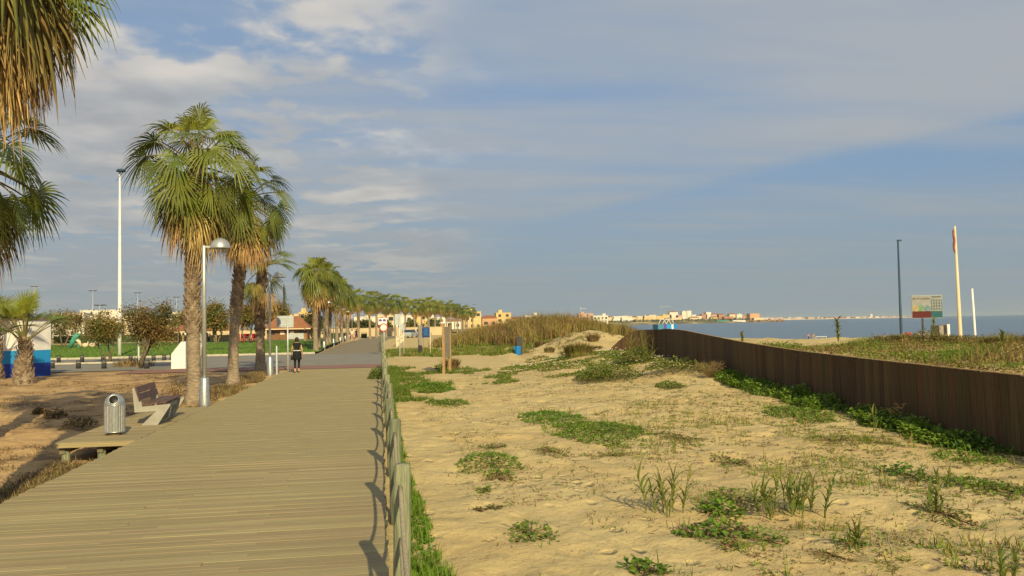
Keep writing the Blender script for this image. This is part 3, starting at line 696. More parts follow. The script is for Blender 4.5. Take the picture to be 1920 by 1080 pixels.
row = [(-5.35, 73.4), (-5.5, 79), (-5.3, 88), (-5.4, 95), (-5.2, 106), (-5.0, 116), (-4.7, 128), (-3.4, 141), (-1.7, 149), (-0.6, 156), (1.2, 163), (3.0, 170), (5.2, 178), (7.5, 187), (9.5, 197), (11.5, 207), (14, 219), (16.5, 232), (19, 246), (21.5, 260), (24, 276), (26.5, 293), (29.5, 312), (32.5, 332), (35.5, 354), (38.5, 378)]
row += [(10.5, 186), (14.5, 205), (18.5, 226), (22.5, 250), (28, 280), (34, 315)]
for i, (x, y) in enumerate(row):
    r = random.Random(200 + i); hs = r.uniform(.93, 1.08)
    front = i < 26
    lab = ('fan palm in the long promenade row, %s tree after the crossing' % ORD[i]) if front else 'fan palm in the far seaward row, %s from the crossing' % ORD[i - 26]
    t = thing('fan_palm', lab, 'palm tree', (x, y, 0.0), r.uniform(0, 6), 'fan palms in the promenade row')
    tm, bm_ = tks[i % 3]
    tk = obj('trunk', tm, t, scale=(.85, .85, hs))
    if i < 8: tag(obj('leaf_bases', bm_, tk), kind='stuff')
    obj('crown', crowns[i % 4], t, (0.1, 0, 7.0 * hs), (0, 0, r.uniform(0, 6)), r.uniform(.92, 1.1) * (1 if i < 6 else .88))

# ---------------------------------------------------------------- street lamps
def lamp(label, loc, detail=True):
    t = thing('street_lamp', label, 'street lamp', loc, 0, 'dome street lamps along the promenade')
    b = MB(); b.lathe([(0.155, 0), (0.155, 0.02), (0.115, 0.80), (0.10, 0.84), (0.05, 0.86)], 20); b.build('base_sleeve', M['galv'], t, True)
    b = MB(); b.lathe([(0.055, 0.5), (0.052, 4.35), (0.03, 4.38)], 14); b.build('pole', M['lampgrey'], t, True)
    b = MB(); b.box((0.12, 0, 4.33), (0.24, 0.05, 0.05)); b.build('arm', M['lampgrey'], t)
    prof = [(0.015, 0.27)] + [(0.265 * math.sin(R(a)), 0.265 * math.cos(R(a))) for a in range(8, 91, 9)] + [(0.268, -0.015), (0.25, -0.015), (0.22, 0.04), (0.02, 0.05)]
    b = MB(); b.lathe(prof[::-1], 24, (0.42, 0, 4.30)); sh = b.build('lamp_shade', M['lampgrey'], t, True, fix=True)
    b = MB(); b.lathe([(0.2, 4.335), (0.2, 4.345)], 20, (0.42, 0, 0)); b.build('diffuser', M['white'], sh)
    return t
l0 = lamp('nearest dome street lamp with conical sleeve at the corner of the bench bay', (-4.62, 23.75, -0.1))
LS = [(-4.72, 38.3, 'second dome street lamp along the boardwalk, beside the short dark palm')] + [(-5.0, 79.0 + 16 * k, 'dome street lamp beyond the crossing, %s after the road' % ORD[k]) for k in range(6)]
for x, y, lb in LS:
    c = copy_tree(l0); c.location = (x, y, -0.05); c['label'] = lb

# ---------------------------------------------------------------- bench
t = thing('bench', 'bench with brown slats and angular grey side frames on the boardwalk bay', 'bench', (-5.24, 19.25, 0.0), R(3))
prof = [(0.20, 0.0), (0.53, 0.0), (0.78, 0.40), (0.78, 0.44), (0.23, 0.40), (0.10, 0.80), (0.02, 0.80), (0.07, 0.28), (0.50, 0.30)]
for yy in (0.0, 1.72):
    b = MB(); b.prism(prof, yy, yy + 0.07); b.build('side_frame', M['concrete'], t, fix=True)
for k in range(3):
    b = MB(); b.box((0.30 + 0.17 * k, 0.92, 0.452 + 0.012 * k), (0.155, 1.94, 0.03), mat=Matrix.Rotation(R(-4), 3, 'Y')); b.build('seat_slat', M['benchwood'], t)
for k in range(2):
    b = MB(); b.box((0.155 - 0.045 * k, 0.92, 0.60 + 0.15 * k), (0.03, 1.94, 0.14), mat=Matrix.Rotation(R(-17), 3, 'Y')); b.build('back_slat', M['benchwood'], t)
b = MB(); b.box((0.62, 0.92, 0.36), (0.04, 1.72, 0.1)); b.build('front_rail', M['concrete'], t)

# ---------------------------------------------------------------- litter bin
bp = P(210, 817, 0)
t = thing('litter_bin', 'ribbed galvanised litter bin with a domed lid on the boardwalk bay', 'litter bin', (bp.x, bp.y + .17, 0.0), 0); t.scale = (.84, .84, .95)
b = MB(); b.lathe([(0.15, 0.0), (0.15, 0.05), (0.17, .05), (.17, .055)], 20); b.build('foot', M['debris'], t)
nb = 96
b = MB(); b.lathe([(0.215, 0.055), (0.222, 0.08), (0.222, 0.60), (0.222, 0.62), (0.19, 0.62)], nb, rfun=lambda k, z: 1.0 + (0.028 if (k % 4) < 2 else -0.028) if 0.07 < z < 0.61 else 1.0)
bd = b.build('drum', M['galv'], t)
for z in (0.065, 0.615):
    b = MB(); b.lathe([(0.226, z - .012), (0.232, z), (0.226, z + .012)], 32); b.build('hoop', M['galv'], t, True)
# dome with a round mouth facing the walker
bm = bmesh.new(); bmesh.ops.create_uvsphere(bm, u_segments=48, v_segments=32, radius=0.222)
bmesh.ops.delete(bm, geom=[v for v in bm.verts if v.co.z < -0.002], context='VERTS')
mdir = Vector((0.12, -0.84, 0.52)).normalized()
dl = [f for f in bm.faces if f.calc_center_median().normalized().angle(mdir) < R(27)]
bmesh.ops.delete(bm, geom=dl, context='FACES')
for v in bm.verts:
    if v.is_boundary and v.co.z > 0.01:
        ax = v.co.normalized(); per = (ax - mdir * ax.dot(mdir)).normalized(); v.co = (mdir * math.cos(R(27)) + per * math.sin(R(27))) * 0.222
for f in bm.faces: f.smooth = True
me = bpy.data.meshes.new('lid'); bm.to_mesh(me); bm.free(); me.materials.append(M['galv'])
lid = obj('lid', me, t, (0, 0, 0.62), scale=(1, 1, 1.0))
b = MB(); rg = []
e1_ = mdir.orthogonal().normalized(); e2_ = mdir.cross(e1_)
b.tube([mdir * .205 + (e1_ * math.cos(2 * math.pi * k / 24) + e2_ * math.sin(2 * math.pi * k / 24)) * .104 for k in range(25)], 0.012, 8); b.build('mouth_rim', M['galv'], lid, True)
b = MB(); b.lathe([(0.02, 0.60), (0.205, 0.60), (0.205, 0.61), (0.02, .61)], 24); b.build('liner', M['black'], t)

M['clothflag'] = mat('flag_cloth', (0.30, 0.11, 0.08), 0.9, var=0.3)
# ---------------------------------------------------------------- people
def person(label, loc, rz, mats, height=1.62, pose='walk', hair_len=0.1, jacket=False, group=None):
    """mats: top, sleeve-less arm skin, hips, leg, shoe (material keys); faces +Y before rotation"""
    s = height / 1.65
    W = 1.0 if pose == 'walk' else 0.25
    J = {'pelvis': (0, 0, .92, .135, .10), 'waist': (0, 0.01, 1.08, .115, .085), 'chest': (0, 0.015, 1.27, .14, .095), 'shoul': (0, 0, 1.385, .085, .065), 'neck': (0, 0.005, 1.44, .045, .045), 'jaw': (0, 0.03, 1.505, .055, .065), 'head': (0, 0.02, 1.57, .076, .088), 'crown': (0, 0.015, 1.63, .05, .06)}
    E = [('pelvis', 'waist'), ('waist', 'chest'), ('chest', 'shoul'), ('shoul', 'neck'), ('neck', 'jaw'), ('jaw', 'head'), ('head', 'crown')]
    for sd_, n in ((-1, 'l'), (1, 'r')):
        ph = sd_ * W
        J['hip' + n] = (sd_ * .085, 0, .86, .085, .09); J['knee' + n] = (sd_ * .085, .10 * ph + .03, .48, .055, .058)
        J['calf' + n] = (sd_ * .083, .07 * ph, .33, .05, .053); J['ankle' + n] = (sd_ * .08, (.02 if ph > 0 else .22) * ph, .085, .034, .038); J['toe' + n] = (sd_ * .085, (.02 if ph > 0 else .22) * ph + .15, .03, .034, .024)
        J['sh' + n] = (sd_ * .165, 0, 1.355, .052, .052); J['elb' + n] = (sd_ * .235, -.05 * ph - .03, 1.10, .037, .037); J['wri' + n] = (sd_ * .255, -.09 * ph + .08, .89, .024, .024); J['hand' + n] = (sd_ * .25, -.09 * ph + .11, .81, .028, .018)
        J['fin' + n] = (sd_ * .242, -.09 * ph + .13, .735, .012, .010)
        E += [('pelvis', 'hip' + n), ('hip' + n, 'knee' + n), ('knee' + n, 'calf' + n), ('calf' + n, 'ankle' + n), ('ankle' + n, 'toe' + n), ('shoul', 'sh' + n), ('sh' + n, 'elb' + n), ('elb' + n, 'wri' + n), ('wri' + n, 'hand' + n), ('hand' + n, 'fin' + n)]
    names = list(J); me = bpy.data.meshes.new('body')
    me.from_pydata([J[k][:3] for k in names], [(names.index(a), names.index(c)) for a, c in E], [])
    tmp = bpy.data.objects.new('tmp', me); col.objects.link(tmp)
    tmp.modifiers.new('skin', 'SKIN'); sv = me.skin_vertices[0].data
    for i, k in enumerate(names): sv[i].radius = J[k][3:5]; sv[i].use_root = (k == 'pelvis')
    sub = tmp.modifiers.new('sub', 'SUBSURF'); sub.levels = 2; sub.render_levels = 2
    dg = bpy.context.evaluated_depsgraph_get(); body = bpy.data.meshes.new_from_object(tmp.evaluated_get(dg)); bpy.data.objects.remove(tmp)
    keys = [mats['skin'], mats['top'], mats['hip'], mats['leg'], mats['shoe']]
    body.materials.clear()
    for k in keys: body.materials.append(M[k])
    for f in body.polygons:
        c = f.center; f.use_smooth = True
        arm = abs(c.x) > 0.185 or (abs(c.x) > .16 and c.z < 1.2 and c.z > .7)
        if c.z > 1.42: k = 0
        elif arm and c.z < mats.get('sleeve', 1.31): k = 0
        elif c.z > 1.02: k = 1
        elif c.z > mats.get('hem', .62): k = 2
        elif c.z > mats.get('cuff', .26): k = 3
        elif c.z > .07: k = 0
        else: k = 4
        f.material_index = k
    t = thing('person', label, 'person', loc, rz, group)
    obj('body', body, t, scale=s)
    # hair: shell over the back of the head
    bm = bmesh.new(); bmesh.ops.create_uvsphere(bm, u_segments=16, v_segments=12, radius=.105)
    bmesh.ops.delete(bm, geom=[v for v in bm.verts if v.co.y > .055 and v.co.z < .04], context='VERTS')
    for v in bm.verts:
        v.co = Vector((v.co.x * .92, v.co.y, v.co.z * 1.05 - (hair_len if v.co.z < -.03 else 0))) * (1 + .06 * fn(v.co.x * 30, v.co.y * 30, v.co.z * 30))
    for f in bm.faces: f.smooth = True
    hm = bpy.data.meshes.new('hair'); bm.to_mesh(hm); bm.free(); hm.materials.append(M[mats.get('hair', 'hair')])
    obj('hair', hm, t, (0, 0.0, 1.575 * s), scale=s)
    if jacket:                                           # cardigan knotted round the hips
        b = MB(); n = 20; prof = [(.145, 1.02), (.175, .99), (.19, .85), (.20, .70), (.205, .60), (.19, .59)]
        b.lathe(prof, n, rfun=lambda k, z: 1 + .06 * math.sin(k * 2.1 + z * 9))
        b.build('tied_cardigan', M['clothblack'], t, True)
        b = MB(); b.tube([(.17 * math.cos(a), .15 * math.sin(a), 1.0) for a in [R(180 + 18 * k) for k in range(11)]], .024, 8); b.build('waist_band', M['clothwhite'], t, True)
        b = MB(); b.box((-.25, .02, .68), (.05, .16, .22)); b.build('bag', M['clothblack'], t)
    return t
BLK = dict(skin='skin', top='clothblack', hip='clothblack', leg='clothblack', shoe='clothpink', hem=.6, cuff=.21)
person('woman in black walking away with a cardigan tied round her waist', tuple(P(557, 699, 0)), R(2), BLK, 1.58, 'walk', .03, True)
W1 = dict(skin='skin', top='clothwhite', hip='clothpink', leg='skin', shoe='clothwhite', hem=.55)
person('far walker on the promenade in a pale top and pink shorts', (P(664, 638.5, .07).x, 118, .07), 0, W1, 1.65, 'walk', .0)
B2 = dict(skin='skin', top='clothblack', hip='clothblack', leg='skin', shoe='clothpink', hem=.5)
person('far walker on the promenade dressed in black', (P(671, 638.5, .07).x, 118.6, .07), 0, B2, 1.68, 'walk', .02)
G1 = dict(skin='skin', top='clothblack', hip='clothtan', leg='clothtan', shoe='clothblack', sleeve=.9)
pp = PY(571.5, 640, 112); person('person in an orange skirt standing on the green lawn', (pp.x, 112, lawn_h(pp.x, 112)), R(120), G1, 1.65, 'stand', .1)
for px, lb, mm in ((1516, 'beach walker in pale pink top nearest the water edge', dict(W1, top='clothpink', hip='clothblack', leg='clothblack')), (1526, 'beach walker in tan clothes beside another walker', dict(W1, top='clothtan', hip='clothtan')), (1659, 'dark-clothed beach walker left of the blue pole', BLK)):
    q = P(px, 640, -2.75) if px < 1600 else PY(px, 640, 150)
    person(lb, (q.x, q.y, H(q.x, q.y, False)), R(200 if px < 1600 else 30), mm, 1.7, 'walk', .0, group='people on the beach')

# ---------------------------------------------------------------- kiosk, wedge, bollards, masts
KA, KB = PY(46, 690, 42.2), PY(95, 690, 43.6); kd = (KB - KA).to_2d(); kl = kd.length; kr = math.atan2(kd.y, kd.x)
t = thing('kiosk', 'flat-roofed kiosk painted white above light and dark blue bands', 'kiosk', (KA.x, KA.y, 0), kr)
for nm, z0, z1, mk in (('dark_blue_band', -.1, .62, 'bluedark'), ('light_blue_band', .622, 1.22, 'bluelight'), ('white_wall', 1.222, 2.7, 'white')):
    b = MB(); b.box((kl / 2, 2.5, (z0 + z1) / 2), (kl, 5, z1 - z0)); b.build(nm, M[mk], t)
b = MB(); b.box((kl / 2, 2.5, 2.76), (kl + .3, 5.3, .12)); b.build('roof', M['concrete'], t)
wp_ = P(321, 692, 0)
t = thing('concrete_wedge', 'white concrete block with a sloping end beside the road', 'concrete block', (wp_.x, wp_.y, 0.0))
b = MB(); b.prism([(0, -.1), (.72, -.1), (.72, 1.42), (.5, 1.42), (0, .78)], 0, 1.6); b.build('block', M['white'], t, fix=True)
b = MB(); b.box((.745, .5, .35), (.05, .4, .7)); b.build('meter_door', M['dark'], t)
bol = None
BOL = [(154, 679), (193, 679), (288, 679), (308, 679), (245, 679), (147, 691), (195, 691), (275, 691), (98, 691), (322, 679), (110, 679)]
for i, (px, py) in enumerate(BOL):
    q = P(px, py, .01)
    if bol is None:
        bol = thing('bollard', 'x', 'bollard', group='short dark bollards along the road')
        b = MB(); b.lathe([(.13, 0), (.13, .42), (.10, .47)], 12); b.build('post', M['dark'], bol, True)
        b = MB(); b.lathe([(.134, .33), (.134, .37)], 12); b.build('band', M['greypanel'], bol)
        c = bol
    else: c = copy_tree(bol)
    c.location = (q.x, q.y, .01)
    c['label'] = 'short dark bollard on the %s kerb of the road, %s from the left' % (('far', ORD[sorted(p for p, y_ in BOL if y_ == 679).index(px)]) if py == 679 else ('near', ORD[sorted(p for p, y_ in BOL if y_ == 691).index(px)]))
def simple_pole(label, loc, h, r, m, group=None, name='post', cat='post'):
    b = MB(); b.lathe([(r * 1.6, 0), (r * 1.6, .04), (r, .06), (r, h - .02), (r * .7, h)], 10)
    o = b.build(name, m, None, True); o.location = loc; return tag(o, label, cat, group)
q = P(260, 680, .06); simple_pole('plain grey metal post beside the bushy brown tree', (q.x, q.y, .06), 1.35, .06, M['steel'])
q = P(519, 701, 0); simple_pole('thin grey post just right of the second street lamp', (q.x, q.y, -.05), 1.3, .045, M['signback'])
def mast(label, px, pytop, Y, head='flat', z=0.0, r=.10):
    q = PY(px, 600, Y); top = PY(px, pytop, Y).z
    t = thing('light_mast', label, 'light mast', (q.x, Y, z), 0, 'tall street light masts')
    b = MB(); b.lathe([(r * 1.5, 0), (r * 1.45, top * .25), (r * .6, top - z)], 12); b.build('pole', M['white'] if head == 'flat' else M['steel'], t, True)
    if head == 'flat':
        b = MB(); b.lathe([(.08, top - z - .06), (.34, top - z - .02), (.36, top - z + .10), (.2, top - z + .2)], 14, (.12, -.1, 0)); b.build('lamp_head', M['bluepole'], t, True)
    else:
        for sx in (-1, 1):
            b = MB(); b.box((sx * .45, 0, top - z), (.55, .3, .12)); b.build('lamp_head', M['dark'], t)
        b = MB(); b.box((0, 0, top - z - .05), (1.0, .08, .08)); b.build('crossbar', M['dark'], t)
    return t
mast('tall pale light mast left of the fullest palm', 224.5, 322, 71.3)
for px, py, Y, lb in ((64, 537, 190, 'distant thin light mast above the young palms'), (174, 545, 170, 'distant light mast between the young palms and the pale mast'), (187, 572, 120, 'two-headed lamp behind the brown trees left of the pale mast'), (258, 549, 190, 'distant light mast above the bushy brown tree'), (331, 557, 190, 'distant light mast left of the fullest palm trunk'), (543, 572, 200, 'distant light mast above the pavilion roof'), (880, 575, 330, 'distant light mast left of the yellow buildings'), (890, 571, 340, 'distant light mast in front of the yellow buildings')):
    mast(lb, px, py, Y, 'two', r=.06)

# ---------------------------------------------------------------- signs left and right
def back_sign(label, px, pyb, pyt, wpx, hpx, z=0.0, off=0.0, mk='signback', Y=None):
    q = P(px, pyb, z) if Y is None else PY(px, pyb, Y); k = F_PX / q.y; top = PY(px, pyt, q.y).z
    t = thing('road_sign', label, 'sign', (q.x, q.y, z))
    b = MB(); b.lathe([(.035, -.3), (.035, top - z)], 10); b.build('pole', M['steel'], t, True)
    w, h = wpx / k, hpx / k
    b = MB(); b.box((off, .05, top - z - h / 2), (w, .025, h)); p = b.build('panel', M[mk], t)
    for s_ in (.2, .8):
        b = MB(); b.box((off, .028, top - z - h * s_), (w * .9, .018, .03)); b.build('bracket', M['steel'], p)
    return t
back_sign('sign seen from behind on a pole beside the walking woman', 540, 695, 592, 30, 21, off=-.12)
back_sign('tall narrow sign seen from behind, at the near edge of the sandy track', 750, 676, 589, 11, 20, off=-.1)
back_sign('small sign seen from behind, on the far side of the sandy track', 757.5, 668, 607, 10, 12, off=-.12)
# round no-entry sign with a panel above
t = thing('road_sign', 'round white sign with a red ring under a picture panel by the fence', 'sign', (.30, 62.0, 0))
b = MB(); b.lathe([(.04, -.3), (.04, 2.75)], 10); b.build('pole', M['steel'], t, True)
def disc(parent, nm, c, r, y, m, th=.02, n=28):
    b = MB(); b.tube([(c[0], y, c[1]), (c[0], y + th, c[1])], r, n); return b.build(nm, m, parent)
d_ = disc(t, 'red_ring', (-.03, 1.95), .30, -.09, M['red']); disc(d_, 'white_face', (-.03, 1.95), .225, -.098, M['white'], .007)
b = MB(); b.box((-.10, -.05, 2.40), (.66, .02, .56)); pnl = b.build('panel', M['red'], t)
b = MB(); b.box((-.10, -.064, 2.40), (.60, .006, .50)); b.build('panel_face', M['white'], pnl)
for sx in (-.15, .13):
    b = MB(); b.prism([(sx - .11 - .1, 2.39), (sx + .11 - .1, 2.39), (sx + .11 - .1, 2.47), (sx + .05 - .1, 2.56), (sx - .06 - .1, 2.56), (sx - .11 - .1, 2.47)], -.072, -.068); b.build('pictogram', M['purple'], pnl, fix=True)
# weathered plank and blue notice
q = P(788, 665, 0); t = thing('timber_post', 'broad weathered grey timber upright left of the blue notice', 'post', (q.x, q.y, 0), R(15))
b = MB(); b.box((0, 0, .9), (.26, .12, 2.2)); b.build('upright', M['greypanel'], t); b = MB(); b.box((0, 0, 2.04), (.3, .16, .06)); b.build('cap', M['greypanel'], t)
q = P(798, 667, 0); t = thing('notice_board', 'dark blue notice on two thin poles right of the sandy track', 'sign', (q.x, q.y, 0), R(8))
for sx in (-.12, .34):
    b = MB(); b.lathe([(.03, -.2), (.03, 1.92)], 8, (sx, .03, 0)); b.build('pole', M['timber'] if sx < 0 else M['b_cream'], t, True)
b = MB(); b.box((0.04, -.02, 1.58), (.52, .03, .7)); pn = b.build('panel', M['navy'], t)
for k in range(5):
    b = MB(); b.box((0.04 + .03 * math.sin(k * 2), -.038, 1.80 - .1 * k), (.3 + .06 * math.cos(k * 3), .004, .025)); b.build('text_line', M['bluelight'], pn)
# tall timber-framed information board seen at an angle
qa = P(832.5, 697, 0); t = thing('information_board', 'tall information board between two yellow timber posts by a reddish bush', 'information board', (qa.x, qa.y, -.05), 0)
dirn = Vector((0.36, 1.15, 0)); w_ = dirn.length; rz_ = math.atan2(dirn.y, dirn.x); Mz = Matrix.Rotation(rz_, 3, 'Z')
for f_ in (0, 1):
    b = MB(); p_ = dirn * f_; b.box((p_.x, p_.y, 1.0), (.11, .11, 2.3), mat=Mz); b.build('post', M['timber'], t)
b = MB(); p_ = dirn * .5; b.box((p_.x, p_.y, 1.32), (w_ - .12, .05, 1.36), mat=Mz); b.build('panel', M['greypanel'], t)
b = MB(); b.box((p_.x, p_.y, 2.18), (w_ + .14, .2, .05), mat=Mz); b.build('roof_strip', M['white'], t)
# blue bin and dark board near the reeds
q = P(971, 667, 0); t = thing('litter_bin', 'bright blue litter bin standing on the sandy track before the reeds', 'litter bin', (q.x, q.y, 0.0))
b = MB(); b.lathe([(.17, .02), (.18, .06), (.20, .5), (.215, .56), (.215, .60), (.18, .60), (.17, .5)], 18); b.build('drum', M['bluebin'], t, True)
b = MB(); b.box((-.22, 0, .5), (.06, .1, .2)); b.build('handle', M['bluebin'], t); b = MB(); b.lathe([(.02, .57), (.178, .575)], 16); b.build('mouth', M['black'], t)
q = PY(974.5, 652, 55.2); t = thing('dark_board', 'dark upright board standing behind the blue litter bin', 'board', (q.x, 55.2, 0), R(20))
b = MB(); b.box((0, 0, .6), (.42, .05, 1.15)); b.build('panel', M['dark'], t); b = MB(); b.box((.23, 0, .55), (.05, .07, 1.3)); b.build('post', M['joist'], t)

# ---------------------------------------------------------------- beach signs and poles on the right
def pole_at(name, label, cat, px, pyb, pyt, Y, rb, rt, m, lean=0.0, zb=None):
    q = PY(px, pyb, Y); z0 = H(q.x, Y, False); top = PY(px + lean, pyt, Y)
    t = thing(name, label, cat, (q.x, Y, z0))
    b = MB(); b.tube([(0, 0, -.3), (0, 0, .2), (top.x - q.x, 0, top.z - z0)], [rb, rb, rt], 14); b.build('pole', m, t, True)
    return t, top - Vector((q.x, Y, z0))
t, tp = pole_at('pole', 'slim dark blue pole left of the beach information sign', 'pole', 1690, 628, 451, 56, .10, .055, M['bluepole'], -6.5)
b = MB(); b.box((tp.x + .1, 0, tp.z), (.3, .12, .12)); b.build('lamp_head', M['bluepole'], t)
t, tp = pole_at('flagpole', 'tall white flagpole with a furled red flag at its top', 'flagpole', 1801, 640, 424, 56, .145, .075, M['b_cream'], -11)
b = MB(); n_ = 12; dn = Vector((tp.x, 0, tp.z)).normalized()
pts = [tp - dn * (.25 + 1.75 * k / n_) + Vector((-.13 - .04 * math.sin(k * .9), -.02, 0)) for k in range(n_ + 1)]
b.tube(pts, [.03 + .055 * math.sin(math.pi * (k + .5) / (n_ + 1)) + .015 * math.sin(k * 2) for k in range(n_ + 1)], 8); b.build('furled_flag', M['clothflag'], t, True)
pole_at('pole', 'short white pole right of the flagpole', 'pole', 1829, 642, 541, 54, .085, .07, M['white'], -6.5)
q = PY(1777, 640, 57); z0 = H(q.x, 57, False)
t = thing('utility_cabinet', 'boxy white utility cabinet left of the flagpole', 'cabinet', (q.x, 57, z0), R(0))
hc = PY(1777, 608, 57).z - z0
b = MB(); b.prism([(-.42, 0), (.14, 0), (.14, hc - .08), (-.42, hc - .08)], .3, 1.3); b.build('cabinet', M['greypanel'], t, fix=True)
b = MB(); b.box((.28, .8, hc / 2), (.24, 1.1, hc)); b.build('door_panel', M['white'], t)
# red litter basket half hidden in the weeds
q = PY(1702, 635, 54); z0 = H(q.x, 54, False); zt = PY(1702, 623, 54).z - z0
t = thing('litter_basket', 'small red slatted basket between the blue pole and the sign', 'litter bin', (q.x, 54, z0))
b = MB(); b.lathe([(.03, 0), (.03, zt)], 8); b.build('pole', M['dark'], t)
for k in range(3):
    b = MB(); b.box((0, -.05, zt - .08 - .16 * k), (.42, .3, .1)); b.build('slat', M['red'], t)
# big information sign
Ys = 56.0; a0, a1 = PY(1710, 597, Ys), PY(1766, 553, Ys); z0 = H((a0.x + a1.x) / 2, Ys, False); cx_ = PY(1731, 597, Ys).x
t = thing('beach_sign', 'big beach information sign with coloured spirals above maroon and teal bands', 'sign', (cx_, Ys, z0))
X0, X1, Z0, Z1 = a0.x - cx_, a1.x - cx_, a0.z - z0, a1.z - z0
b = MB(); b.box(((X0 + X1) / 2, 0, (Z0 + Z1) / 2), (X1 - X0, .05, Z1 - Z0)); pn = b.build('panel', M['signback'], t)
b = MB(); b.lathe([(.07, -.3), (.07, Z0 + .5)], 10, (0, .08, 0)); b.build('post', M['dark'], t, True)
xm = lerp(X0, X1, .62); zb_ = lerp(Z0, Z1, .30)
def plate(nm, x0, x1, z0_, z1_, m, y=-.03): b = MB(); b.box(((x0 + x1) / 2, y, (z0_ + z1_) / 2), (x1 - x0, .008, z1_ - z0_)); return b.build(nm, m, pn)
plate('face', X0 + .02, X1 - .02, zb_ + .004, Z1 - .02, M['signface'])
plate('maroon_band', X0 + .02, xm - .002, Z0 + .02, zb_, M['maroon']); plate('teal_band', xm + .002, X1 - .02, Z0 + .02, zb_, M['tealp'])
for k, mk in enumerate(('yellowp', 'greenp', 'bluep')):
    c_ = Vector((lerp(X0, xm, .18 + .31 * k), -.045, zb_ + .24)); pts = []
    for i in range(46):
        a = i / 45 * 4.2 * math.pi - .6; r_ = .03 + .25 * i / 45
        pz = max(zb_ + .01, c_.z + r_ * math.sin(a) * .9); pts.append((c_.x + r_ * math.cos(a) * .9, -.045, pz))
    b = MB(); b.tube(pts, .022, 5); b.build('spiral', M[mk], pn)
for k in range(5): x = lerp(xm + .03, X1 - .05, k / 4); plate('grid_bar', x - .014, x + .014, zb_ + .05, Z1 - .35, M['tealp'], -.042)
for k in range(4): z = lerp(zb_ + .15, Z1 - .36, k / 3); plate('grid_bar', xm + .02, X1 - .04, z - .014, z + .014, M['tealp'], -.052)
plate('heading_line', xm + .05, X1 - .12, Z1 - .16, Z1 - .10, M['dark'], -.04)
fc = bpy.data.curves.new('heading', 'FONT'); fc.body = 'pilar de la horadada'; fc.size = .16; fc.extrude = .003
fo = bpy.data.objects.new('tmp', fc); col.objects.link(fo); dg = bpy.context.evaluated_depsgraph_get(); fm = bpy.data.meshes.new_from_object(fo.evaluated_get(dg)); bpy.data.objects.remove(fo)
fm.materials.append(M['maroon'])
wtx = max(v.co.x for v in fm.vertices); sx_ = (xm - X0 - .12) / wtx
obj('lettering', fm, pn, (X0 + .07, -.04, Z1 - .30), (R(90), 0, 0), (sx_, 1.25, 1))
# volleyball / goal frame on the beach
q = P(1540, 640, -2.75); t = thing('goal_frame', 'thin white goal frame standing on the beach sand', 'goal', (q.x, q.y, H(q.x, q.y, False)), R(10))
for sx in (-1.3, 1.3): b = MB(); b.lathe([(.05, 0), (.05, 1.0)], 8, (sx, 0, 0)); b.build('upright', M['white'], t)
b = MB(); b.tube([(-1.3, 0, 1.0), (1.3, 0, 1.0)], .05, 8); b.build('crossbar', M['white'], t)
# painted beach shelter with white hoops behind the wall
q = PY(1252, 618, 60); z0 = H(q.x, 60, False); zt = PY(1252, 608, 60).z
t = thing('painted_shelter', 'graffiti-painted blue and purple kiosk with a white hooped frame behind the wall', 'kiosk', (q.x, 60, z0), R(0))
hh = zt - z0; k_ = 60 / F_PX
for x0, x1, mk in ((-20, -8, 'bluep'), (-8, -2, 'purple'), (-2, 8, 'bluelight'), (8, 12, 'white'), (12, 19, 'bluebin')):
    b = MB(); b.box(((x0 + x1) / 2 * k_, .6 + .002 * x0, hh / 2), ((x1 - x0) * k_, 1.2, hh)); b.build('painted_panel', M[mk], t)
for x0, x1 in ((-14, 2), (-6, 12), (2, 18)):
    pts = [((lerp(x0, x1, i / 12)) * k_, .5, hh + 10.5 * k_ * math.sin(math.pi * i / 12)) for i in range(13)]
    b = MB(); b.tube(pts, .022, 6); b.build('hoop', M['white'], t, True)

# ---------------------------------------------------------------- park buildings, chairs, playground, car
def pavilion(label, px0, px1, pyb, pe, pr, Y, wallm, depth=6, name='pavilion', open_=False):
    a, c = PY(px0, pyb, Y), PY(px1, pyb, Y); z0 = 0.3; ze = PY(px0, pe, Y).z; zr = PY(px0, pr, Y).z; W_ = c.x - a.x
    t = thing(name, label, 'pavilion', ((a.x + c.x) / 2, Y, z0)); ze -= z0; zr -= z0
    if open_:
        for sx in (-W_ / 2 + .3, 0, W_ / 2 - .3):
            for sy in (.3, depth - .3): b = MB(); b.box((sx, sy, ze / 2), (.22, .22, ze)); b.build('post', M['timber'], t)
        b = MB(); b.box((0, depth * .7, .5), (W_ * .6, .3, .9)); b.build('counter', M['b_cream'], t)
    else:
        b = MB(); b.box((0, depth / 2, ze / 2), (W_ * .84, depth * .8, ze)); wl_ = b.build('wall', M[wallm], t)
        for k in range(4):
            b = MB(); b.box((-W_ * .3 + W_ * .2 * k, depth * .1 - .02, ze * .62), (W_ * .09, .06, ze * .3)); b.build('window', M['b_white'] if k in (1, 2) else M['glass'], wl_)
        b = MB(); b.box((W_ * .2, depth * .1 - .3, .5), (W_ * .35, .5, .9)); b.build('counter', M['signback'], wl_)
    b = MB(); e, d0, d1 = W_ / 2, -.5, depth + .5; r_ = W_ * .22; ym = depth / 2
    v = [(-e, d0, ze), (e, d0, ze), (e, d1, ze), (-e, d1, ze), (-r_, ym, zr), (r_, ym, zr)]
    b.v += v; b.f += [(0, 1, 5, 4), (1, 2, 5), (2, 3, 4, 5), (3, 0, 4), (3, 2, 1, 0)]; b.m += [0] * 5
    rf = b.build('roof', M['roof'], t)
    b = MB(); b.box((0, d0 + .02, ze - .06), (W_, .06, .16)); b.build('fascia', M['b_cream'], rf)
    return t
pavilion('brown park pavilion with a hipped tile roof right of the red chairs', 492, 583, 640, 617, 593, 138, 'brown_w')
